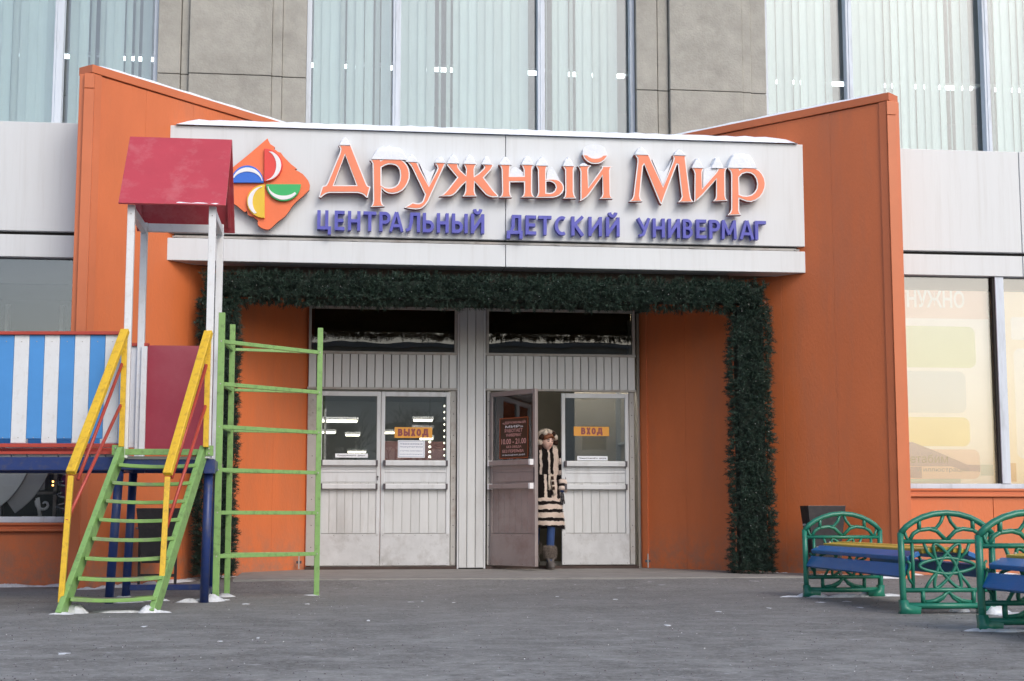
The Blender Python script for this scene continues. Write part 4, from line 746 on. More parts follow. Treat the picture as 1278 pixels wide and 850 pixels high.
# opening hours board on the open leaf
Mh = Matrix.Translation((1.865, Yd, 0)) @ Matrix.Rotation(R(-55.5), 4, 'Z')
hb = bpy.data.objects.new('opening_hours_board', None); col.objects.link(hb); hb.matrix_world = Mh
tag(hb, 'brown opening hours board with pink and white print on the open entrance door', 'sign')
yl = -0.004
part('board', MB().box(0.17, 0.66, yl, yl + 0.004, 1.275, 1.735), BROWN, hb, local=True)
part('border', MB().box(0.165, 0.665, yl - .002, yl - .0005, 1.73, 1.742).box(0.165, 0.665, yl - .002, yl - .0005, 1.268, 1.280).box(0.165, 0.177, yl - .002, yl - .0005, 1.28, 1.73).box(0.653, 0.665, yl - .002, yl - .0005, 1.28, 1.73), BRORG, hb, local=True)
for t, a, b, z, h, m in (('«ДРУЖНЫЙ', 0.22, 0.62, 1.685, 0.042, INKW), ('МИР»', 0.27, 0.58, 1.638, 0.028, PAPER), ('РАБОТАЕТ', 0.26, 0.57, 1.592, 0.040, INKW), ('УНИВЕРМАГ', 0.28, 0.55, 1.54, 0.034, INKW), ('10.00 - 21.00', 0.20, 0.63, 1.467, 0.062, INKW), ('БЕЗ ОБЕДА', 0.29, 0.55, 1.402, 0.030, INKW), ('БЕЗ ПЕРЕРЫВА', 0.22, 0.59, 1.355, 0.034, INKW), ('И ВЫХОДНЫХ ДНЕЙ', 0.22, 0.61, 1.31, 0.022, PAPER)):
    text('print', t, m, hb, a, b, z, yl - 0.003, h, bold=0.012, local=True)

# ------------------------------------------------------------------ right shop window banners
PB = {k: mat(k, c, 0.7, 0.03, bump=0) for k, c in dict(banner_pink=(0.74, 0.58, 0.50), banner_white=(0.82, 0.83, 0.82), banner_green=(0.62, 0.68, 0.42), banner_blue=(0.62, 0.68, 0.72), banner_yellow=(0.78, 0.68, 0.32), mauve_reflection=(0.26, 0.19, 0.34), banner_rose=(0.72, 0.55, 0.52), banner_teal=(0.42, 0.56, 0.58), banner_cream=(0.84, 0.76, 0.60), banner_tan=(0.60, 0.36, 0.18)).items()}
def rrect(x0, x1, z0, z1, r=0.08, n=5):
    out = []
    for cx_, cz_, a0 in ((x1 - r, z1 - r, 0), (x0 + r, z1 - r, 90), (x0 + r, z0 + r, 180), (x1 - r, z0 + r, 270)):
        for i in range(n + 1): a = R(a0 + 90 * i / n); out.append((cx_ + r * math.cos(a), cz_ + r * math.sin(a)))
    return out
yb = 16.06
bn = empty('window_banner', (6.8, yb, 0.97), 'pale printed banner filling the shop window right of the entrance, with rounded colour panels', 'banner')
part('sheet', MB().box(6.22, 7.395, yb, yb + 0.01, 0.97, 3.15), PB['banner_white'], bn)
part('print_and_reflection', MB().box(6.22, 7.395, yb - .002, yb - .0005, 2.83, 3.15), PB['banner_pink'], bn)
for k, a in (('banner_green', (6.1, 7.23, 2.27, 2.74)), ('banner_blue', (6.1, 7.10, 1.76, 2.23)), ('banner_yellow', (6.1, 7.13, 1.385, 1.71)), ('banner_rose', (6.1, 7.235, 1.02, 1.35))):
    part('print_and_reflection', MB().plate([(max(6.222, x), z) for x, z in rrect(*a)], yb - .002, yb - .0005), PB[k], bn)
part('print_and_reflection', MB().plate([(6.222, 1.44), (6.45, 1.43), (6.69, 1.34), (7.0, 1.215), (7.08, 1.18), (7.235, 1.175), (7.235, 1.10), (7.05, 1.11), (6.9, 1.16), (6.222, 1.16)], yb - .004, yb - .0025), PB['mauve_reflection'], bn)  # mauve hill is a window reflection painted onto the banner as flat colour
part('print_and_reflection', MB().box(6.222, 6.55, yb - .004, yb - .0025, 1.03, 1.155), PB['mauve_reflection'], bn)
part('print_and_reflection', MB().box(7.24, 7.39, yb - .002, yb - .0005, 1.06, 1.18), PB['banner_teal'], bn)
part('print_and_reflection', MB().box(6.222, 7.0, yb - .006, yb - .0045, 0.975, 1.02), PB['banner_teal'], bn)
text('print', 'етабим', INKD, bn, 6.42, 6.86, 1.245, yb - 0.006, 0.095)
text('print', 'и иллюстраций', INKB, bn, 6.50, 7.10, 1.12, yb - 0.006, 0.06)
text('print', 'И НУЖНО', PB['banner_white'], bn, 6.25, 7.12, 3.05, yb - 0.006, 0.20, bold=0.03)
bn = empty('window_banner', (8.4, yb, 0.97), 'cream printed banner in the next shop window at the right edge', 'banner')
part('sheet', MB().box(7.54, 9.58, yb, yb + 0.01, 0.97, 3.15), PB['banner_cream'], bn)
part('print_and_reflection', MB().plate(rrect(7.68, 9.3, 1.25, 2.5), yb - .002, yb - .0005), PB['banner_white'], bn)
part('print_and_reflection', MB().plate(rrect(7.66, 9.3, 2.6, 2.86, 0.03), yb - .002, yb - .0005), PB['banner_white'], bn)
part('print_and_reflection', MB().box(7.545, 7.66, yb - .002, yb - .0005, 0.99, 1.2), PB['banner_tan'], bn)

# ------------------------------------------------------------------ left shop window display
def arcpts(cx_, cz_, r, a0, a1, n=16): return [(cx_ + r * math.cos(R(a0 + (a1 - a0) * i / n)), cz_ + r * math.sin(R(a0 + (a1 - a0) * i / n))) for i in range(n + 1)]
PALE = mat('pale_display_board', (0.82, 0.84, 0.86), 0.6, 0.05); GREYD = mat('grey_display_board', (0.50, 0.50, 0.51), 0.6, 0.05)
d = empty('window_cutout', (-3.5, 16.3, 0.6), 'white crescent shaped display cutout in the left shop window', 'window display')
part('front_board', MB().plate(arcpts(-3.95, 1.35, 0.82, -58, 40) + arcpts(-4.15, 1.45, 0.75, 30, -50), 16.30, 16.33), PALE, d)
part('rear_board', MB().plate(arcpts(-3.78, 1.35, 0.86, -56, 40) + arcpts(-3.9, 1.42, 0.80, 32, -52), 16.36, 16.39), GREYD, d)
d = empty('scroll_ornament', (-3.0, 16.25, 0.6), 'white spiral scroll ornament standing on the left window sill', 'window display')
sp_ = [(-2.98 + 0.10 * math.exp(-t * .28) * math.cos(t + 2.4), 16.26, 0.73 + 0.10 * math.exp(-t * .28) * math.sin(t + 2.4)) for t in [i * 0.4 for i in range(18)]]
part('scroll', MB().tube([(-3.02, 16.26, 0.60)] + sp_, [0.02] + [0.022 * math.exp(-i * .05) for i in range(18)], 8), PALE, d, smooth=True)
part('foot', MB().box(-3.2, -2.86, 16.22, 16.3, 0.585, 0.605), PALE, d)
PURP = mat('purple_tinsel', (0.22, 0.02, 0.14), 0.4, 0.3); SILV = mat('silver_tinsel', (0.6, 0.6, 0.64), 0.25, 0.2, metal=0.6)
d = empty('tinsel_column', (-2.72, 16.3, 0.6), 'purple and silver tinsel column at the right end of the left shop window', 'decoration')
part('ribbon', MB().tube([(-2.76 + 0.03 * math.sin(i * .9), 16.3, 0.62 + i * 0.055) for i in range(14)], [0.05 + 0.012 * math.sin(i * 2.1) for i in range(14)], 8), PURP, d, smooth=True)
part('silver_loop', MB().tube([(-2.77 + 0.085 * math.sin(i * 1.1), 16.24 + 0.03 * math.cos(i * 1.1), 0.62 + i * 0.021) for i in range(38)], 0.012, 6), SILV, d, smooth=True)
d = empty('fairy_lights', (-3.1, 16.8, 0.6), 'orange fairy lights glowing deep in the left shop window', 'string lights')
fb = MB()
for x, z in ((-3.03, 1.25), (-2.86, 1.12), (-2.85, 1.05), (-3.0, 0.98), (-3.0, 0.94), (-3.15, 1.2), (-2.9, 0.9), (-3.25, 1.0)): fb.box(x - .008, x + .008, 16.8, 16.815, z - .008, z + .008)
part('bulb', fb, FAIRY, d); part('wire', MB().tube([(-3.25, 16.82, 1.0), (-3.03, 16.82, 1.25), (-2.86, 16.82, 1.12), (-3.0, 16.82, 0.96), (-2.9, 16.82, 0.9)], 0.003, 4), INKD, d)
d = empty('display_rack', (-3.3, 17.4, 0.3), 'dark metal rack of goods behind the left shop window', 'rack')
part('frame', MB().box(-3.7, -3.66, 17.4, 17.5, 0.3, 3.0).box(-3.1, -3.06, 17.4, 17.5, 0.3, 3.0).box(-3.7, -3.06, 17.4, 17.5, 1.3, 1.34).box(-3.7, -3.06, 17.4, 17.5, 0.85, 0.88), STEEL, d)
part('goods', MB().box(-3.62, -3.2, 17.45, 17.7, 0.9, 1.2).box(-3.6, -3.3, 17.45, 17.7, 1.36, 1.8), GREYD, d)

# ------------------------------------------------------------------ play tower
PT = empty('play_tower', (-1.36, 13.1, -0.11), 'wooden play tower with crimson gable roof, white posts, green steps, climbing ladder and striped bridge', 'playground tower')
FX, RX = -1.69, -1.02; FY, RY = 12.62, 13.5
for x in (FX, RX):
    for y in (FY, RY):
        part('post', MB().box(x - .03, x + .03, y - .03, y + .03, 1.08, 3.2 if y == FY else 3.22), WHITEW, PT, bev=0.004)
for (x, y, xb, yb2) in ((-1.735, 12.70, -1.80, 12.78), (-1.01, 12.72, -1.03, 12.80), (-1.74, 13.62, -1.78, 13.66), (-1.0, 13.62, -1.03, 13.66)):
    part('leg', MB().tube([(xb, yb2, -0.13), (x, y, 1.0)], 0.037, 14), NAVY, PT, smooth=True)
part('platform_frame', MB().box(-1.78, -0.96, 12.655, 12.71, 0.985, 1.07).box(-1.78, -0.96, 13.6, 13.66, 0.985, 1.07).box(-1.78, -1.72, 12.713, 13.597, 0.985, 1.07).box(-1.02, -0.96, 12.713, 13.597, 0.985, 1.07), NAVY, PT, bev=0.006)
part('corner_block', MB().box(-1.045, -0.955, 12.63, 12.75, 0.955, 1.075), NAVY, PT, bev=0.006)
pbm = MB().box(-0.36, 0.36, -0.055, 0.055, -0.012, 0.012).mesh('deck_board', GREYD)
for i in range(8): inst('deck_board', pbm, PT, (-1.365, 12.72 + 0.118 * i, 1.085))
part('ground_rail', MB().bar((-1.78, 13.66, -0.02), (-1.03, 13.66, -0.02), 0.05, 0.05).bar((-1.03, 12.8, -0.03), (-1.03, 13.64, -0.03), 0.045, 0.045), NAVY, PT, bev=0.004)
part('back_panel', MB().box(-1.665, -1.045, 13.49, 13.51, 1.17, 2.115), CRIM, PT, bev=0.003)
# roof
rid = (13.10, 3.905); xl, xr = -1.785, -0.905
rf = MB()
def slope(y0, z0, y1, z1, th=0.018):
    d_ = Vector((0, y1 - y0, z1 - z0)).normalized(); nr = Vector((0, -d_.z, d_.y)) * th
    if nr.z < 0: nr = -nr
    vs = []
    for x in (xl, xr):
        vs += [(x, y0, z0), (x, y1, z1), (x, y1 + nr.y, z1 + nr.z), (x, y0 + nr.y, z0 + nr.z)]
    return MB().add(vs, [(0, 1, 2, 3), (7, 6, 5, 4), (0, 4, 5, 1), (1, 5, 6, 2), (2, 6, 7, 3), (3, 7, 4, 0)])
part('roof_panel', slope(12.52, 3.185, 13.097, 3.895), ROOFR, PT, bev=0.003)
part('roof_panel', slope(13.72, 3.185, 13.103, 3.895), ROOFR, PT, bev=0.003)
part('tie_beam', MB().box(FX + .032, RX - .032, RY - .02, RY + .02, 3.14, 3.215), WHITEW, PT, bev=0.003)
for x in (FX, RX): part('tie_beam', MB().box(x - .025, x + .025, FY + .032, RY - .032, 3.12, 3.19), WHITEW, PT, bev=0.003)
for x in (-1.74, -0.95): part('gable_rafter', MB().bar((x, 12.6, 3.23), (x, 13.1, 3.86), 0.025, 0.03).bar((x, 13.66, 3.23), (x, 13.12, 3.86), 0.025, 0.03), ROOFR, PT)
# bridge to the left
UD = Vector((-0.993, 0.12, 0)); VD = Vector((0.12, 0.993, 0)); O = Vector((-1.72, 12.66, 0))
def BP(u_, v_, z_): return O + UD * u_ + VD * v_ + Vector((0, 0, z_))
BR = part('bridge', MB().bar(BP(0, 0.03, 1.035), BP(3.2, 0.03, 1.035), 0.06, 0.11).bar(BP(0, 0.82, 1.035), BP(3.2, 0.82, 1.035), 0.06, 0.11), NAVY, PT, bev=0.006, label='narrow bridge with blue beams and striped side boards leading left from the tower')
an = math.atan2(UD.y, UD.x) - math.pi
for k, v_ in enumerate((0.0, 0.84)):
    mb_w = boxmesh('striped_board', 0.124, 0.018, 0.90, WHITEW, 0.003); mb_b = boxmesh('striped_board', 0.124, 0.018, 0.865, STRB, 0.003)
    for i in range(24):
        blue = i % 2 == 1
        inst('striped_board', mb_b if blue else mb_w, BR, BP(0.035 + 0.1265 * (i + 0.5), v_, 1.655 + (0.018 if blue else 0)), (0, 0, an))
    part('top_rail', MB().bar(BP(0, v_, 2.12), BP(3.2, v_, 2.12), 0.05, 0.028), REDP, BR, bev=0.003)
    part('bottom_rail', MB().bar(BP(0, v_, 1.185), BP(3.2, v_, 1.185), 0.045, 0.032), REDP, BR, bev=0.003)
part('end_post', MB().bar(BP(0.03, 0.80, 1.10), BP(0.03, 0.80, 2.10), 0.05, 0.04), WHITEW, BR, bev=0.003)
part('under_rail', MB().bar(BP(0, -0.0, 1.125), BP(3.2, 0.0, 1.125), 0.04, 0.022), REDP, BR)
dk_ = MB().box(-0.06, 0.06, -0.40, 0.40, -0.012, 0.012).mesh('deck_board', GREYD)
for i in range(24): inst('deck_board', dk_, BR, BP(0.07 + 0.13 * i, 0.425, 1.102), (0, 0, an))
for u_ in (3.1,):
    for v_ in (0.03, 0.82): part('leg', MB().tube([BP(u_, v_, -0.13), BP(u_, v_, 0.98)], 0.037, 12), NAVY, BR)
# stairs
SB = [Vector((-1.955, 11.42, -0.13)), Vector((-1.305, 11.57, -0.13))]; ST = [Vector((-1.705, 12.60, 1.15)), Vector((-1.045, 12.63, 1.15))]
STS = part('staircase', MB().bar(SB[0], ST[0], 0.045, 0.115).bar(SB[1], ST[1], 0.045, 0.115), GREENP, PT, bev=0.004)
for k in range(8):
    z = -0.005 + 0.146 * k; t = (z + 0.13) / 1.28; a = SB[0].lerp(ST[0], t); b = SB[1].lerp(ST[1], t); a.z = b.z = z
    a += (b - a).normalized() * 0.024; b -= (b - a).normalized() * 0.024
    sg = MB(); d_ = (b - a).normalized(); q = Vector((-d_.y, d_.x, 0)) * 0.10; n = 6
    for i in range(n + 1):
        s_ = i / n; c = a.lerp(b, s_); sag = -0.014 * (1 - (2 * s_ - 1) ** 2)
        for off in (-1, 1):
            for zz in (-0.014, 0.014): sg.v.append(tuple(c + q * off * 0.9 + Vector((0, 0, zz + sag))))
    for i in range(n):
        o_ = i * 4
        for f in ((0, 4, 5, 1), (1, 5, 7, 3), (3, 7, 6, 2), (2, 6, 4, 0)): sg.f.append([o_ + j for j in f]); sg.m.append(0)
    sg.f += [[0, 1, 3, 2], [n * 4 + j for j in (2, 3, 1, 0)]]; sg.m += [0, 0]
    tr_ = part('tread', sg, TREADM, STS, bev=0.003)
    wp = MB(); m_ = 10; c0 = a.lerp(b, .2); c1 = a.lerp(b, .8)
    for i in range(m_ + 1):
        s_ = i / m_; c = c0.lerp(c1, s_); sg_ = -0.014 * (1 - (2 * (.2 + .6 * s_) - 1) ** 2); hw = .78 * math.sqrt(max(0.02, 1 - (2 * s_ - 1) ** 2)) * (1 + .15 * math.sin(i * 2.3 + k))
        for off in (-1, 1): wp.v.append(tuple(c + q * off * min(.86, hw) + Vector((0, 0, 0.0148 + sg_))))
    for i in range(m_): wp.f.append([2 * i, 2 * i + 1, 2 * i + 3, 2 * i + 2]); wp.m.append(0)
    part('worn_patch', wp, WORN, tr_) if False else part('worn_patch', wp, WORN, STS)
part('top_plate', MB().box(-1.68, -1.07, 12.585, 12.62, 1.105, 1.155), GREENP, STS, bev=0.003)
for s_ in (0, 1):
    x = (-1.755, -1.0)[s_]; part('bracket', MB().box(x - .03, x + .035, 12.575, 12.588, 1.10, 1.185), GREENP, STS, bev=0.003)
    part('bolt', MB().tube([(x, 12.565, 1.16), (x, 12.576, 1.16)], 0.007, 6).tube([(x, 12.565, 1.12), (x, 12.576, 1.12)], 0.007, 6), STEEL, STS)
def rail(top, bot, foot, reds):
    part('handrail', MB().bar(top, bot, 0.07, 0.045), YELP, STS, bev=0.006)
    part('rail_post', MB().bar(bot + Vector((0, 0.02, -0.02)), foot, 0.042, 0.042), YELP, STS, bev=0.004)
    part('rail_post', MB().box(top.x - .022, top.x + .022, top.y - 0.03, top.y + .008, 1.17, top.z - 0.0), YELP, STS, bev=0.003)
    for a, b in reds: part('side_rail', MB().tube([a, b], 0.014, 8), REDP, STS, smooth=True)
V_ = Vector
rail(V_((-1.705, 12.56, 2.13)), V_((-1.93, 11.52, 0.925)), V_((-1.965, 11.50, -0.03)), [(V_((-1.72, 12.54, 1.85)), V_((-1.905, 11.70, 0.88))), (V_((-1.72, 12.54, 1.51)), V_((-1.945, 11.51, 0.57)))])
rail(V_((-1.025, 12.56, 2.13)), V_((-1.25, 11.80, 0.925)), V_((-1.265, 11.74, 0.06)), [(V_((-1.035, 12.54, 1.85)), V_((-1.225, 11.88, 0.90))), (V_((-1.035, 12.54, 1.51)), V_((-1.245, 11.80, 0.52)))])
# climbing ladder
LP = [V_((-0.955, 13.07, 0)), V_((-0.905, 13.72, 0)), V_((-0.113, 13.88, 0))]
LD = part('climbing_ladder', MB().box(LP[0].x - .028, LP[0].x + .028, LP[0].y - .028, LP[0].y + .028, -0.13, 2.36), GREENP, PT, bev=0.004)
for p in LP[1:]: part('post', MB().box(p.x - .025, p.x + .025, p.y - .025, p.y + .025, -0.13, 2.34), GREENP, LD, bev=0.004)
for z in (2.11, 1.74, 1.37, 1.0, 0.635, 0.265):
    for a, b, r_ in ((0, 2, 0.034), (1, 2, 0.026), (0, 1, 0.026)):
        pa, pb = LP[a].copy(), LP[b].copy(); dd = (pb - pa).normalized(); pa += dd * 0.025; pb -= dd * 0.025; off = 0.003 * a
        pa.z = pb.z = z + off
        part('rung', MB().bar(pa, pb, r_, r_), GREENP, LD, bev=0.003)

bo = MB()
for z in (2.11, 1.74, 1.37, 1.0, 0.635, 0.265):
    for p, w in ((LP[0], .0285), (LP[2], .0255)): bo.tube([(p.x, p.y - w - .004, z), (p.x, p.y - w, z)], 0.007, 6)
part('bolt', bo, STEEL, LD, kind='stuff')
bo = MB()
for x in (FX, RX):
    for z in (1.13, 1.30, 2.05, 3.12): bo.tube([(x, FY - .034, z), (x, FY - .03, z)], 0.006, 6)
part('bolt', bo, STEEL, PT, kind='stuff')
bo = MB()
for i in range(24):
    for z in (1.25, 2.05):
        c = BP(0.035 + 0.1265 * (i + 0.5), -0.002, z); bo.tube([tuple(c + Vector((0, -.002, 0))), tuple(c + Vector((0, .003, 0)))], 0.0045, 6)
part('screw', bo, STEEL, BR, kind='stuff')
# ------------------------------------------------------------------ bins
def make_bin(loc, label, s=1.0, rz=0):
    r = empty('litter_bin', loc, label, 'litter bin', 'dark litter bins by the walls', rz=rz)
    w0, w1, d0, d1, z0, z1, t = .145, .205, .10, .14, .24, .78, .008
    mb = MB()
    def ring(w, d, z): return [(-w, -d, z), (w, -d, z), (w, d, z), (-w, d, z)]
    mb.add(ring(w0, d0, z0) + ring(w1, d1, z1) + ring(w1 - t, d1 - t, z1) + ring(w0 - t, d0 - t, z0 + t), [(3, 2, 1, 0)] + [(i, (i + 1) % 4, 4 + (i + 1) % 4, 4 + i) for i in range(4)] + [(4 + i, 4 + (i + 1) % 4, 8 + (i + 1) % 4, 8 + i) for i in range(4)] + [(8 + i, 8 + (i + 1) % 4, 12 + (i + 1) % 4, 12 + i) for i in range(4)] + [(12, 13, 14, 15)])
    part('bucket', mb, BINM, r, local=True, bev=0.003)
    part('stand', MB().box(-0.19, -0.165, -0.02, 0.02, -0.03, 0.62).box(0.165, 0.19, -0.02, 0.02, -0.03, 0.62).box(-0.165, 0.165, -0.012, 0.012, 0.1, 0.13), BINM, r, local=True)
    part('pivot', MB().tube([(-0.22, 0, 0.58), (-0.16, 0, 0.58)], 0.012, 8).tube([(0.16, 0, 0.58), (0.22, 0, 0.58)], 0.012, 8), STEEL, r, local=True)
make_bin((5.17, 15.38, -0.065), 'dark litter bin against the right orange wall behind the far end of the bench')
make_bin((-1.70, 15.35, -0.095), 'dark litter bin behind the green steps of the play tower')

# ------------------------------------------------------------------ benches
def bench_end():
    mb = MB(); U = 774.0
    def C(x, y): return ((x - 115) / U - 0.365, 0, (690 - y) / U)
    def arc(pts, r=0.013, n=8, fl=1.35): mb.tube([C(*p) for p in pts], r * 1.22, n, flat=fl)
    m = lambda pts: [(800 - x, y) for x, y in pts]      # mirror about 400
    arch = [(130, 222), (165, 185), (205, 158), (260, 132), (325, 114), (400, 107)]
    arc(arch + m(arch)[::-1][1:], 0.0185, 10)
    for sx in (lambda p: p, m):
        arc(sx([(130, 218), (132, 400), (134, 560), (137, 640)]), 0.0195, 10, 1.2)
        arc(sx([(137, 630), (130, 660), (122, 690)]), [0.020, 0.024, 0.03], 8, 1.3) if False else None
        mb.add(*(lambda P: ([(x, y, z) for y in (-0.032, 0.032) for x, z in P], [tuple(range(len(P))), tuple(range(2 * len(P) - 1, len(P) - 1, -1))] + [(i, i + len(P), (i + 1) % len(P) + len(P), (i + 1) % len(P)) for i in range(len(P))]))([(C(x, y)[0], C(x, y)[2]) for x, y in sx([(114, 600), (155, 600), (160, 625), (232, 640), (225, 690), (106, 690), (118, 650)])]))
        arc(sx([(242, 140), (240, 208)]), 0.013); arc(sx([(182, 262), (205, 225), (240, 205), (300, 198), (345, 210), (398, 262)]), 0.013)
        arc(sx([(385, 120), (370, 160), (340, 195), (300, 200)]), 0.0115)
        arc(sx([(195, 275), (197, 400), (195, 545)]), 0.011)
        arc(sx([(150, 205), (165, 250), (185, 268)]), 0.010)
        arc(sx([(165, 380), (180, 395), (178, 420), (165, 440), (172, 480), (200, 520)]), 0.009)
        arc(sx([(250, 550), (252, 620)]), 0.014)
        arc(sx([(265, 612), (320, 605), (370, 580), (400, 552)]), 0.012)
        arc(sx([(405, 552), (430, 590), (470, 615)]), 0.010)
    for y, r in ((270, 0.014), (545, 0.0145)): arc([(135, y), (665, y)], r)
    mb.tube([C(140, 632), C(400, 634), C(660, 632)], 0.024, 8, flat=1.3)
    # rosette: crossing loops
    for ang in (0, 60, 120):
        a_, b_ = (165, 46) if ang == 0 else (146, 46)
        pts = []
        for i in range(28):
            t = 2 * math.pi * i / 28; x = a_ * math.cos(t); y = b_ * math.sin(t) * (1 - 0.25 * abs(math.cos(t)))
            pts.append((400 + x * math.cos(R(ang)) - y * math.sin(R(ang)), 408 + (x * math.sin(R(ang)) + y * math.cos(R(ang))) * 0.98))
        mb.tube([C(*p) for p in pts], 0.0130, 8, closed=True, flat=1.3)
    mb.tube([C(400 + 48 * math.cos(t), 408 + 48 * math.sin(t)) for t in [2 * math.pi * i / 18 for i in range(18)]], 0.012, 8, closed=True, flat=1.3)
    for sx in (lambda p: p, m):
        arc(sx([(262, 272), (285, 330), (330, 372)]), 0.010); arc(sx([(262, 545), (290, 500), (330, 450)]), 0.010)
    return mb.mesh('end_frame', BENCHG, True)
BE = bench_end()
def make_bench(loc, length, label, rz=0):
    r = empty('park_bench', loc, label, 'bench', 'green ended benches on the right', rz=rz)
    def child(name, me, l, ry=0):
        o = bpy.data.objects.new(name, me); col.objects.link(o); o.parent = r; o.location = l; o.rotation_euler = (0, ry, 0); return o
    child('end_frame', BE, (0, 0, 0)); child('end_frame', BE, (0, length, 0))
    def sl_(w, t, m):
        b = MB().box(-w / 2, w / 2, 0.02, length - 0.02, -t / 2, t / 2); me = b.mesh('seat_slat', m); return me
    blu, yel = sl_(0.105, 0.036, BENCHB), sl_(0.10, 0.036, BENCHY)
    for x, z, ry, me in ((-0.305, 0.325, 62, blu), (-0.245, 0.435, 24, blu), (-0.13, 0.475, 6, yel), (-0.01, 0.485, 0, yel), (0.11, 0.475, -6, yel), (0.225, 0.435, -24, blu), (0.285, 0.325, -62, blu)):
        o = child('seat_slat', me, (x, 0, z), -R(ry)); b = o.modifiers.new('bevel', 'BEVEL'); b.width = 0.006; b.segments = 2
    bx = MB()
    for x, z in ((-0.245, 0.455), (-0.13, 0.497), (0.225, 0.455)):
        for y in (0.05, length - 0.05): bx.tube([(x, y, z - .004), (x, y, z + .006)], 0.009, 8)
    part('bolt', bx, STEEL, r, local=True)
    part('seat_bearer', MB().tube([(-0.33, length / 2, 0.28), (-0.27, length / 2, 0.40), (-0.13, length / 2, 0.445), (0.11, length / 2, 0.445), (0.25, length / 2, 0.40), (0.31, length / 2, 0.28)], 0.014, 8), BENCHG, r, local=True)
    return r
make_bench((4.535, 10.70, -0.125), 2.44, 'bench with green cast end frames and blue and yellow slats, nearest the orange wall', rz=R(-1.3))
make_bench((4.40, 6.62, -0.125), 2.44, 'second bench with green cast end frames, cut off by the right edge of the photo')

# ------------------------------------------------------------------ snow lumps on the ground
gs = MB()
def lump(x, y, rx, ry, h, seed, zoff=0.0):
    n, k = 12, 4; base = len(gs.v)
    gs.v.append((x, y, gz(x, y) + h + zoff))
    for j in range(1, k + 1):
        for i in range(n):
            t = 2 * math.pi * i / n; s_ = j / k * (1 + 0.28 * math.sin(3 * t + seed) + 0.15 * math.sin(5 * t + seed * 2)); px, py = x + rx * s_ * math.cos(t), y + ry * s_ * math.sin(t)
            gs.v.append((px, py, gz(px, py) + zoff + h * max(0, 1 - (j / k) ** 1.6) * (1 + 0.25 * math.sin(7 * t + j + seed)) - (0.006 if j == k else 0)))
    for i in range(n): gs.f.append([base, base + 1 + i, base + 1 + (i + 1) % n]); gs.m.append(0)
    for j in range(k - 1):
        for i in range(n): a = base + 1 + j * n + i; b = base + 1 + j * n + (i + 1) % n; gs.f.append([a, a + n, b + n, b]); gs.m.append(0)
for (x, y, rx, ry, h) in ((-1.86, 11.55, .11, .08, .06), (-1.93, 11.40, .10, .05, .015), (-1.34, 11.56, .08, .06, .055), (-1.28, 11.58, .12, .05, .02), (-1.55, 11.6, .22, .05, .015), (-1.70, 12.9, .14, .10, .05), (-1.50, 13.1, .16, .06, .03),
        (-0.98, 12.95, .10, .08, .06), (-1.15, 12.85, .10, .05, .03), (-0.92, 13.65, .08, .06, .03), (-0.15, 13.86, .08, .04, .01), (-1.0, 13.1, .16, .05, .02),
        (4.32, 13.18, .14, .08, .05), (4.62, 13.2, .20, .04, .02), (4.85, 13.2, .10, .07, .05), (4.98, 13.15, .20, .08, .02), (4.5, 13.0, .3, .03, .01), (4.88, 10.68, .12, .09, .06), (4.95, 10.5, .18, .06, .02), (4.72, 10.9, .08, .06, .05),
        (4.08, 9.05, .13, .06, .02), (4.20, 9.0, .15, .06, .018), (4.10, 13.1, .12, .05, .012)):
    lump(x, y, rx, ry, h, x * 7 + y)
r_ = random.Random(3)
for i in range(34):     # line of snow along the wall feet
    t = r_.random(); p = WL(t * 0.62, -0.06, 0); lump(p[0], p[1], r_.uniform(.06, .18), 0.05, r_.uniform(.012, .035), i)
    t = r_.random(); p = WR(t * 0.5, -0.06, 0); lump(p[0], p[1], r_.uniform(.06, .16), 0.04, r_.uniform(.01, .025), i)
for i in range(16): lump(r_.uniform(-3.6, -2.6), 15.84, r_.uniform(.1, .25), .05, r_.uniform(.015, .035), i)
for i in range(12): lump(r_.uniform(6.1, 9.0), 15.84, r_.uniform(.1, .25), .05, r_.uniform(.012, .03), i)
for i in range(24): lump(r_.uniform(-2.6, 5.6), r_.uniform(7.5, 14.6), r_.uniform(.01, .05), r_.uniform(.02, .08), r_.uniform(.002, .005), i)
gr_ = MB(); ic = MB(); r_ = random.Random(12)
for i in range(5200):
    y = 3.5 + 12.5 * r_.random() ** 1.1; x = y * (0.12 + r_.uniform(-.42, .42)); q = r_.uniform(.002, .007); z = gz(x, y) - .001; m_ = gr_ if r_.random() < .82 else ic; q *= (1.0 if m_ is gr_ else .6)
    if y > 15.1: continue
    m_.add([(x - q, y - q * .6, z), (x + q, y - q * .7, z), (x + q * .2, y + q, z), (x + q * .1, y, z + q * 1.1)], [(0, 1, 3), (1, 2, 3), (2, 0, 3)])
part('grit', gr_, INKD, kind='stuff', label='fine dark grit scattered over the asphalt', cat='grit')
part('ice_crumbs', ic, DSNOW, kind='stuff', label='tiny crumbs of ice scattered over the asphalt', cat='ice')
part('ground_snow', gs, DSNOW, smooth=True, kind='stuff', label='small heaps and crumbs of old snow on the asphalt at the feet of the steps, benches and walls', cat='snow')
# snow on the play roof eave
rs = MB().tube([(-1.34 + 0.05 * i, 12.525 - 0.004 * (i % 2), 3.205 + 0.003 * math.sin(i * 1.7)) for i in range(9)], [0.004, 0.010, 0.012, 0.009, 0.012, 0.008, 0.010, 0.012, 0.003], 6)
part('snow', rs, SNOW, smooth=True, kind='stuff', label='thin line of snow on the front eave of the crimson play tower roof', cat='snow')

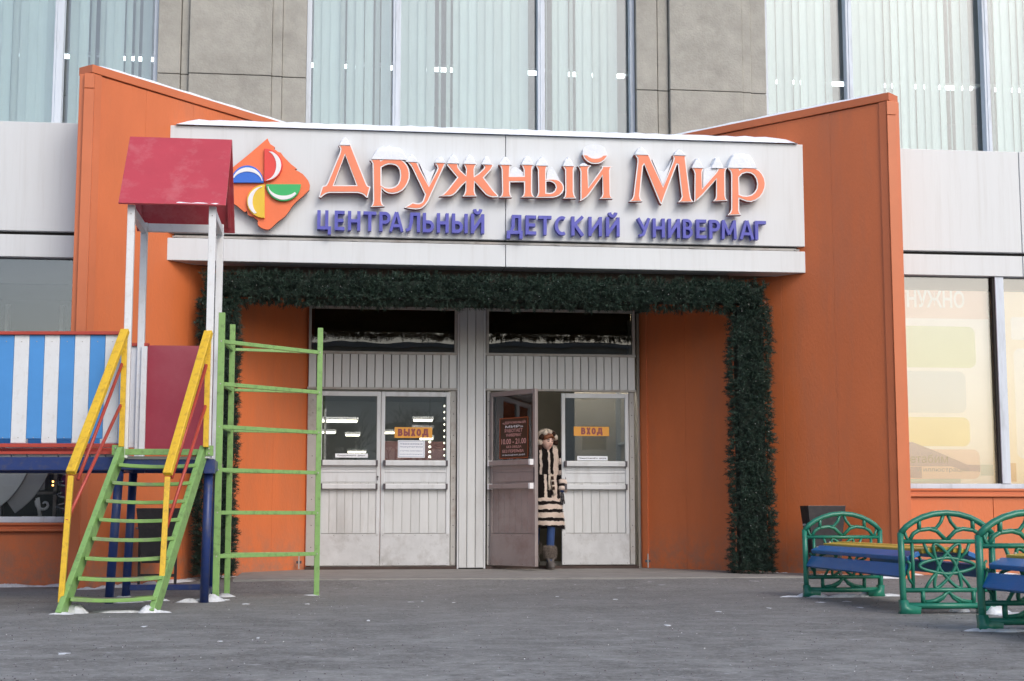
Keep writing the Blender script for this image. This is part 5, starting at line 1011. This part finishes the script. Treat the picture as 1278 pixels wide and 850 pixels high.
# ------------------------------------------------------------------ woman leaving through the open door
def coatmat():
    m = bpy.data.materials.new('striped_fur'); m.use_nodes = True; nt = m.node_tree; N = nt.nodes; L = nt.links; p = N['Principled BSDF']
    p.inputs['Roughness'].default_value = 0.9; p.inputs['Specular IOR Level'].default_value = 0.15
    tc = N.new('ShaderNodeTexCoord'); ns = N.new('ShaderNodeTexNoise'); ns.inputs['Scale'].default_value = 14; ns.inputs['Detail'].default_value = 3; L.new(tc.outputs['Object'], ns.inputs['Vector'])
    sb = N.new('ShaderNodeVectorMath'); sb.operation = 'SUBTRACT'; sb.inputs[1].default_value = (0.5, 0.5, 0.5); L.new(ns.outputs['Color'], sb.inputs[0])
    sc_ = N.new('ShaderNodeVectorMath'); sc_.operation = 'SCALE'; sc_.inputs['Scale'].default_value = 0.045; L.new(sb.outputs[0], sc_.inputs[0])
    ad = N.new('ShaderNodeVectorMath'); L.new(tc.outputs['Object'], ad.inputs[0]); L.new(sc_.outputs[0], ad.inputs[1])
    sp = N.new('ShaderNodeSeparateXYZ'); L.new(ad.outputs[0], sp.inputs[0])
    CR, BK = (0.74, 0.64, 0.57, 1), (0.018, 0.014, 0.014, 1)
    def ramp(src, lo, hi, stops):
        mr = N.new('ShaderNodeMapRange'); mr.inputs[1].default_value = lo; mr.inputs[2].default_value = hi; L.new(src, mr.inputs[0])
        r = N.new('ShaderNodeValToRGB'); r.color_ramp.interpolation = 'CONSTANT'; e = r.color_ramp.elements
        e[0].position = 0; e[0].color = stops[0][1]; e[1].position = (stops[1][0] - lo) / (hi - lo); e[1].color = stops[1][1]
        for q, c in stops[2:]: x = e.new((q - lo) / (hi - lo)); x.color = c
        L.new(mr.outputs[0], r.inputs[0]); return r.outputs[0]
    up = ramp(sp.outputs[0], -0.3, 0.3, [(-0.3, BK), (-0.085, CR), (-0.055, BK), (0.012, CR), (0.036, BK), (0.078, CR), (0.15, BK), (0.19, CR)])
    lo = ramp(sp.outputs[0], -0.3, 0.3, [(-0.3, CR), (-0.125, BK), (-0.035, CR), (-0.002, BK), (0.055, CR), (0.12, BK), (0.16, CR)])
    hz = ramp(sp.outputs[2], 0.4, 0.85, [(0.4, BK), (0.482, CR), (0.53, BK), (0.568, CR), (0.63, BK), (0.668, CR), (0.722, BK), (0.76, CR)])
    def gt(a, b):
        n = N.new('ShaderNodeMath'); n.operation = 'GREATER_THAN'; L.new(a, n.inputs[0]); n.inputs[1].default_value = b; return n.outputs[0]
    def mx(f, a, b):
        n = N.new('ShaderNodeMix'); n.data_type = 'RGBA'; L.new(f, n.inputs[0]); L.new(a, n.inputs[6]); L.new(b, n.inputs[7]); return n.outputs[2]
    c = mx(gt(sp.outputs[2], 1.07), lo, up); c = mx(gt(sp.outputs[2], 0.80), hz, c); L.new(c, p.inputs['Base Color']); return m
FUR = coatmat()
BLKF = mat('black_fur', (0.018, 0.014, 0.014), 0.9, 0.3, 20, 0.3, 120, spec=0.1)
SLV = mat('black_cream_sleeve_fur', (0.66, 0.55, 0.49), 0.9, 0.1, 10, 0.3, 100, wear=(0.018, 0.014, 0.014), wearamt=1.0, wscale=5, wst=(1, 1, 2.2), spec=0.1)
CREAM = mat('cream_fur', (0.60, 0.52, 0.44), 0.9, 0.2, 20, 0.6, 120, spec=0.1); DBROWN = mat('dark_brown_fur', (0.045, 0.026, 0.020), 0.9, 0.3, 20, 0.6, 120, spec=0.1)
GFUR = mat('taupe_boot_fur', (0.20, 0.165, 0.14), 0.9, 0.3, 30, 0.6, 120); SKIN = mat('skin', (0.80, 0.52, 0.43), 0.5, 0.06, 20, 0.05, 80); HAIR = mat('auburn_hair', (0.22, 0.07, 0.025), 0.5, 0.25, 30, 0.2, 150, stretch=(3, 3, 0.5))
JEAN = mat('blue_jeans', (0.018, 0.05, 0.16), 0.8, 0.15, 30, 0.2, 200); GLOVE = mat('dark_glove', (0.02, 0.018, 0.02), 0.6, 0.2); LIP = mat('lips', (0.42, 0.10, 0.09), 0.4, 0.05, bump=0)
BOOT = mat('grey_boot', (0.09, 0.08, 0.075), 0.6, 0.2, 20, 0.2)
W0 = empty('person', (2.52, 17.55, 0.02), 'woman in a cream and black striped fur coat stepping out of the open entrance door', 'person')
def skin(name, verts, edges, radii, m, parent, sub=2, root=0):
    me = bpy.data.meshes.new(name); me.from_pydata(verts, edges, []); me.materials.append(m)
    o = bpy.data.objects.new(name, me); col.objects.link(o); o.parent = parent
    sk = o.modifiers.new('skin', 'SKIN'); sk.use_smooth_shade = True
    for i, r in enumerate(radii):
        rr = r if isinstance(r, tuple) else (r, r); me.skin_vertices[0].data[i].radius = rr; me.skin_vertices[0].data[i].use_root = (i == root)
    s_ = o.modifiers.new('sub', 'SUBSURF'); s_.levels = sub; s_.render_levels = sub
    return o
# body: pelvis root, spine, legs, arms in one surface
bv = [(0, 0, 0.92), (0, 0, 1.10), (0, 0.01, 1.30), (0, 0.0, 1.385), (0.005, -0.02, 1.44),
      (-0.09, 0, 0.85), (-0.09, 0.10, 0.50), (-0.09, 0.24, 0.17), (-0.09, 0.19, 0.08),
      (0.075, -0.02, 0.85), (0.04, -0.20, 0.49), (0.02, -0.22, 0.12), (0.02, -0.29, 0.04),
      (-0.165, 0.0, 1.32), (-0.235, -0.06, 1.08), (-0.26, -0.22, 0.98),
      (0.155, 0.0, 1.32), (0.20, 0.01, 1.06), (0.185, -0.09, 0.86)]
be = [(0, 1), (1, 2), (2, 3), (3, 4), (0, 5), (5, 6), (6, 7), (7, 8), (0, 9), (9, 10), (10, 11), (11, 12), (2, 13), (13, 14), (14, 15), (2, 16), (16, 17), (17, 18)]
br = [.10, .09, .09, .055, .05, .07, .050, .045, .04, .07, .050, .048, .045, .055, .042, .032, .055, .042, .032]
skin('body', bv, be, br, JEAN, W0, 2)
# coat: lofted shell
def loft(rings, n, mb, cap=True):
    b = len(mb.v)
    for (cx_, cy_, z, rx, ry, w) in rings:
        for i in range(n):
            t = 2 * math.pi * i / n; k = 1 + w * math.sin(5 * t + z * 6)
            mb.v.append((cx_ + rx * k * math.cos(t), cy_ + ry * k * math.sin(t), z + (0.015 * math.sin(3 * t) if w > 0.03 else 0)))
    for j in range(len(rings) - 1):
        for i in range(n): a = b + j * n + i; c = b + j * n + (i + 1) % n; mb.f.append([a, c, c + n, a + n]); mb.m.append(0)
    if cap: mb.f.append([b + (len(rings) - 1) * n + i for i in range(n)]); mb.m.append(0)
coat = MB(); loft([(0.0, -.03, 0.455, .205, .23, .06), (0, -.025, 0.55, .203, .215, .055), (0, -.01, .75, .19, .18, .04), (0, 0, .95, .172, .15, .02), (0, 0, 1.06, .15, .125, .02), (0, 0, 1.10, .152, .125, .015), (0, 0, 1.22, .17, .13, .01), (0, 0, 1.32, .178, .12, .01), (0, 0, 1.37, .15, .10, 0), (0, 0, 1.41, .09, .08, 0)], 28, coat)
def fur_blades(mb, cnt, ln, seed, skip=None):
    V = np.array(mb.v); r = np.random.default_rng(seed); tris = []
    for f in mb.f:
        for i in range(1, len(f) - 1): tris.append((f[0], f[i], f[i + 1]))
    T = np.array(tris); A, B_, C_ = V[T[:, 0]], V[T[:, 1]], V[T[:, 2]]; nr = np.cross(B_ - A, C_ - A); ar = np.linalg.norm(nr, axis=1); idx = r.choice(len(T), cnt, p=ar / ar.sum())
    u_, v_ = r.random((cnt, 1)), r.random((cnt, 1)); fl = (u_ + v_) > 1; u_ = np.where(fl, 1 - u_, u_); v_ = np.where(fl, 1 - v_, v_)
    P = A[idx] + (B_ - A)[idx] * u_ + (C_ - A)[idx] * v_; Nn = nr[idx] / ar[idx][:, None]
    D = Nn * 0.8 + np.array([0, 0, -0.7]) + r.normal(0, .35, P.shape); D /= np.linalg.norm(D, axis=1, keepdims=True)
    sd_ = np.cross(D, r.normal(0, 1, D.shape)); sd_ /= np.linalg.norm(sd_, axis=1, keepdims=True); sd_ *= 0.0014
    b = len(mb.v)
    for p, s_, d in zip(P, sd_, D): mb.v += [tuple(p - s_), tuple(p + s_), tuple(p + d * ln)]
    for i in range(cnt): mb.f.append([b + 3 * i, b + 3 * i + 1, b + 3 * i + 2]); mb.m.append(0)
    return mb
fur_blades(coat, 26000, 0.026, 1)
part('coat', coat, FUR, W0, local=True, smooth=True)
for sx in (-1, 1):
    sv = MB(); pts = [(-0.15, 0, 1.33), (-0.215, -0.03, 1.20), (-0.245, -0.08, 1.07), (-0.262, -0.18, 1.0)] if sx < 0 else [(0.145, 0, 1.33), (0.19, 0.0, 1.20), (0.205, 0.0, 1.06), (0.20, -0.04, 0.95), (0.19, -0.08, 0.88)]
    sv.tube(pts, [.052, .052, .048, .046, .048][:len(pts)], 14); slv = part('sleeve', sv, SLV, W0, local=True, smooth=True)
    P_ = [Vector(p) for p in pts]; segs = []
    for a, b in zip(P_[:-1], P_[1:]): segs += [(a, a.lerp(b, .5)), (a.lerp(b, .5), b)]
    for i, (a, b) in enumerate(segs):
        q = MB(); q.tube([a, a.lerp(b, .5), b], [.055, .060, .055], 14); fur_blades(q, 1100, 0.022, 50 + i); part('sleeve_band', q, SLV if i % 2 else BLKF, W0, local=True, smooth=True)
bt = MB()
bt.tube([(0.04, -0.15, 1.08), (0.055, -0.165, 1.0), (0.07, -0.175, 0.9), (0.085, -0.19, 0.84)], 0.015, 8).tube([(0.03, -0.15, 1.07), (0.02, -0.165, 0.98), (0.03, -0.175, 0.9)], 0.014, 8); fur_blades(bt, 3000, 0.02, 9)
part('belt', bt, CREAM, W0, local=True, smooth=True)
bd = MB()
for z in (1.03, 0.97, 0.91, 0.86): bd.tube([(0.062 + (0.98 - z) * .1, -0.172, z + .02), (0.066 + (0.98 - z) * .1, -0.176, z - 0.02)], 0.0175, 8)
part('belt_stripe', bd, DBROWN, W0, local=True, smooth=True)
# hands, gloved, five fingers each
def hand(base, rot, side):
    e = bpy.data.objects.new('hand', None)
    vs = [(0, 0, 0), (0, 0, -0.045), (0, 0, -0.085)]; es = [(0, 1), (1, 2)]; rr = [(.022, .018), (.032, .016), (.034, .014)]
    for i, (x, l) in enumerate(((-0.028, .060), (-0.010, .072), (0.010, .068), (0.027, .052))):
        a = len(vs); vs += [(x, 0, -0.092), (x * 1.1, -0.012, -0.092 - l * .5), (x * 1.1, -0.034, -0.092 - l * .85)]; es += [(2, a), (a, a + 1), (a + 1, a + 2)]; rr += [.0095, .0088, .0078]
    a = len(vs); sg = side; vs += [(sg * 0.032, -0.008, -0.035), (sg * 0.050, -0.022, -0.062), (sg * 0.048, -0.034, -0.088)]; es += [(1, a), (a, a + 1), (a + 1, a + 2)]; rr += [.011, .0098, .0085]
    M = Matrix.Translation(base) @ Matrix.Rotation(rot[0], 4, 'X') @ Matrix.Rotation(rot[1], 4, 'Y')
    skin('hand', [tuple(M @ Vector(v)) for v in vs], es, rr, GLOVE, W0, 1)
hand((0.187, -0.085, 0.86), (R(-12), R(4)), -1); hand((-0.262, -0.20, 0.985), (R(-75), R(0)), 1)
# boots
for (x, y, z, an_) in ((0.02, -0.26, -0.01, 0), (-0.09, 0.22, 0.03, 0.35)):
    b = MB(); sole = [(-0.038, 0.09), (-0.042, 0.0), (-0.046, -0.08), (-0.034, -0.15), (0, -0.172), (0.034, -0.15), (0.046, -0.08), (0.042, 0.0), (0.038, 0.09), (0, 0.105)]
    n = len(sole); lv = ((0.0, 1.0, 0), (0.022, 1.03, 0), (0.05, 0.95, 0), (0.085, .78, 0.012), (0.115, .72, .035), (0.20, .78, .045))
    for (zz, k, sh) in lv:
        for (sx_, sy_) in sole:
            yy = sy_ * k
            if zz > 0.08: yy = max(yy, -0.05) + sh * 0.4
            b.v.append((x + sx_ * (k if zz < .1 else 1.15), y + yy, z + zz))
    for j in range(len(lv) - 1):
        for i in range(n): a = j * n + i; c = j * n + (i + 1) % n; b.f.append([a, a + n, c + n, c]); b.m.append(0)
    b.f.append(list(range(n))); b.m.append(0); b.f.append([(len(lv) - 1) * n + i for i in range(n)][::-1]); b.m.append(0)
    part('boot', b, BOOT, W0, local=True, smooth=True)
    c = MB()
    loft([(x, y + .02, z + .12, .060, .070, .03), (x, y + .025, z + .155, .066, .076, .05), (x, y + .03, z + .20, .072, .08, .05), (x, y + .035, z + .235, .066, .072, .05), (x, y + .035, z + .25, .055, .06, 0)], 18, c)
    fur_blades(c, 5000, 0.024, 11); part('boot_fur', c, GFUR, W0, local=True, smooth=True)
# head: deformed sphere with face, tilted down and to one side
HM = Matrix.Translation((0.012, -0.075, 1.462)) @ Matrix.Rotation(R(20), 4, 'Z') @ Matrix.Rotation(R(5), 4, 'X')
hd = MB(); nu, nv = 32, 24
for j in range(nv + 1):
    ph = math.pi * j / nv
    for i in range(nu):
        t = 2 * math.pi * i / nu; x = math.sin(ph) * math.cos(t); y = math.sin(ph) * math.sin(t); z = math.cos(ph)
        fr = max(0, -y)
        X = x * 0.070 * (1 - 0.30 * max(0, -z) ** 1.3); Yc = y * 0.088 * (1 - 0.08 * max(0, -z)); Z = z * 0.108
        Yc -= 0.024 * math.exp(-((x / 0.15) ** 2) - (((z + 0.12) / 0.16) ** 2)) * fr ** .5      # nose tip
        Yc -= 0.010 * math.exp(-((x / 0.11) ** 2) - (((z - 0.08) / 0.2) ** 2)) * fr          # bridge
        Yc += 0.010 * (math.exp(-(((abs(x) - 0.36) / 0.17) ** 2) - (((z - 0.08) / 0.12) ** 2))) * fr   # sockets
        Yc -= 0.007 * math.exp(-((x / 0.25) ** 2) - (((z + 0.46) / 0.09) ** 2)) * fr          # lips
        Yc -= 0.010 * math.exp(-((x / 0.3) ** 2) - (((z + 0.80) / 0.15) ** 2)) * fr ** .5         # chin
        hd.v.append((X, Yc, Z))
for j in range(nv):
    for i in range(nu): a = j * nu + i; b = j * nu + (i + 1) % nu; hd.f.append([a, a + nu, b + nu, b]); hd.m.append(0)
hd.xf(HM); part('head', hd, SKIN, W0, local=True, smooth=True)
EYE = mat('eye_dark', (0.03, 0.02, 0.018), 0.3, 0, bump=0)
ey = MB()
for s_ in (-1, 1):
    ey.tube([(s_ * 0.014, -0.0835, 0.004), (s_ * 0.024, -0.085, 0.008), (s_ * 0.036, -0.079, 0.004)], [.0025, .0056, .0025], 8, flat=.6)
    ey.tube([(s_ * 0.012, -0.090, 0.024), (s_ * 0.025, -0.088, 0.029), (s_ * 0.042, -0.079, 0.023)], [.0022, .003, .0015], 6)
part('eye', ey.xf(HM), EYE, W0, local=True, smooth=True)
part('mouth', MB().tube([(-0.020, -0.0845, -0.049), (0, -0.0925, -0.047), (0.020, -0.0845, -0.049)], [.002, .0048, .002], 8).xf(HM), LIP, W0, local=True, smooth=True)
hr = MB(); r_ = random.Random(8)
for i in range(190):
    x = r_.uniform(-0.066, 0.066); yb_ = -math.sqrt(max(0.0004, 0.088 ** 2 * (1 - (x / 0.075) ** 2)))
    z0 = 0.088 - abs(x) * 0.35; ln = 0.026 + 0.22 * abs(x) + r_.uniform(-.008, .008); dx = 0.012 + r_.uniform(-.006, .006)
    hr.tube([(x * .85, yb_ * 0.72, z0 + 0.012), (x, yb_ - 0.006, z0 - ln * .4), (x + dx, yb_ - 0.013 + r_.uniform(0, .004), z0 - ln)], [.0035, .0035, .0012], 4)
cap_ = MB(); loft([(0, 0.01, 0.02, .077, .09, 0), (0, 0.005, 0.06, .074, .088, 0), (0, 0.0, .095, .055, .06, 0), (0, 0, .113, .015, .02, 0)], 18, cap_)
hr.add(cap_.v, [f for f in cap_.f]); part('hair', hr.xf(HM), HAIR, W0, local=True, smooth=True)
# hood ring of alternating fur pieces and a hood shell behind
HH = Matrix.Translation((0.008, -0.03, 1.462)) @ Matrix.Rotation(R(22), 4, 'Z') @ Matrix.Rotation(R(14), 4, 'X')
for i in range(13):
    t0 = 2 * math.pi * (i - .47) / 13; t1 = 2 * math.pi * (i + .47) / 13; pts = []; rr = []
    for k in range(5):
        t = t0 + (t1 - t0) * k / 4; pts.append((0.108 * math.sin(t), -0.035 - 0.012 * math.cos(t), 0.133 * math.cos(t) - 0.012)); rr.append(0.026 + 0.008 * math.sin(math.pi * k / 4))
    q = MB(); q.tube(pts, rr, 10, up=(0, 0.3, 1)); fur_blades(q, 800, 0.020, 30 + i); q.xf(HH)
    part('hood_fur', q, CREAM if i % 2 == 0 else DBROWN, W0, local=True, smooth=True)
hs = MB(); loft([(0, .035, -.13, .085, .075, 0), (0, .03, -.08, .10, .095, 0), (0, .02, 0, .112, .115, 0), (0, .015, .08, .105, .108, 0), (0, .01, .125, .075, .075, 0), (0, .01, .148, .025, .03, 0)], 24, hs)
hs.v = [(x, max(y, -0.018), z) for x, y, z in hs.v]; fur_blades(hs, 5000, 0.016, 77); part('hood', hs.xf(HH), CREAM, W0, local=True, smooth=True)

# ------------------------------------------------------------------ invented blocks and trees behind the camera, added for the glass to mirror
AB = empty('invented_apartment_block', (-33, -62, 0), 'invented long three storey apartment block behind the camera, added for reflections', 'building')
AW = mat('apartment_render', (0.16, 0.145, 0.13), 0.85, 0.15, 0.4); AG = mat('apartment_window', (0.04, 0.045, 0.05), 0.2, 0.2, 1, 0)
wl0 = part('wall', MB().box(-62, -6, -74, -62, -0.3, 9.9), AW, AB); part('roof', MB().box(-62.5, -5.5, -74.5, -61.5, 9.9, 10.3), STEEL, AB)
wm = MB().box(-0.8, 0.8, -0.06, 0.0, -0.8, 0.8).mesh('window', AG)
for fl in range(3):
    for i in range(18): inst('window', wm, AB, (-60 + 3.1 * i, -61.95, 2.0 + 3.0 * fl))
AW2 = mat('beige_render', (0.60, 0.55, 0.46), 0.85, 0.12, 0.4)
AB2 = empty('invented_office_block', (12, -62, 0), 'invented lower beige block right of the apartment block, added for reflections', 'building')
part('wall', MB().box(-4.8, 26, -76, -62, -0.3, 11.6), AW2, AB2); part('roof', MB().box(-5.0, 26.3, -76.3, -61.7, 11.6, 11.9), STEEL, AB2)
for fl in range(3):
    for i in range(9): inst('window', wm, AB2, (-2.6 + 3.3 * i, -61.95, 2.4 + 3.4 * fl))
BARK = mat('tree_bark', (0.06, 0.05, 0.042), 0.9, 0.2)
def invented_bare_tree(x, y, h, seed, label):
    r_ = random.Random(seed); t = empty('invented_bare_tree', (x, y, gz(x, y)), label, 'tree', 'invented bare trees behind the camera, added for reflections'); tr = MB(); cr = MB()
    def grow(p, d, l, r0, dep):
        q = p + d * l; q2 = p + d * l * .5 + Vector((r_.uniform(-.1, .1), r_.uniform(-.1, .1), 0)) * l * .4
        (tr if dep == 0 else cr).tube([p, q2, q], [r0, r0 * .85, r0 * .68], 6 if dep < 2 else 3)
        if dep >= 5: return
        for k in range(3 if dep else 5):
            nd = (d + Vector((r_.uniform(-.8, .8), r_.uniform(-.8, .8), r_.uniform(-.1, .6)))).normalized(); grow(p.lerp(q, r_.uniform(.6, 1)), nd, l * r_.uniform(.55, .8), r0 * .58, dep + 1)
    grow(Vector((x, y, gz(x, y) - .1)), Vector((0, 0, 1)), h * .32, h * .022, 0)
    part('trunk', tr, BARK, t); part('crown', cr, BARK, t)
for i, (x, y, h, l) in enumerate(((-3.5, -44, 8.5, 'invented bare tree left of the gap between the far trees'), (0.5, -40, 7.5, 'shortest invented bare tree across the square'), (4.5, -46, 9.0, 'tallest invented bare tree across the square'), (9.0, -43, 8.0, 'invented bare tree at the right end of the far row'))): invented_bare_tree(x, y, h, i + 2, l)
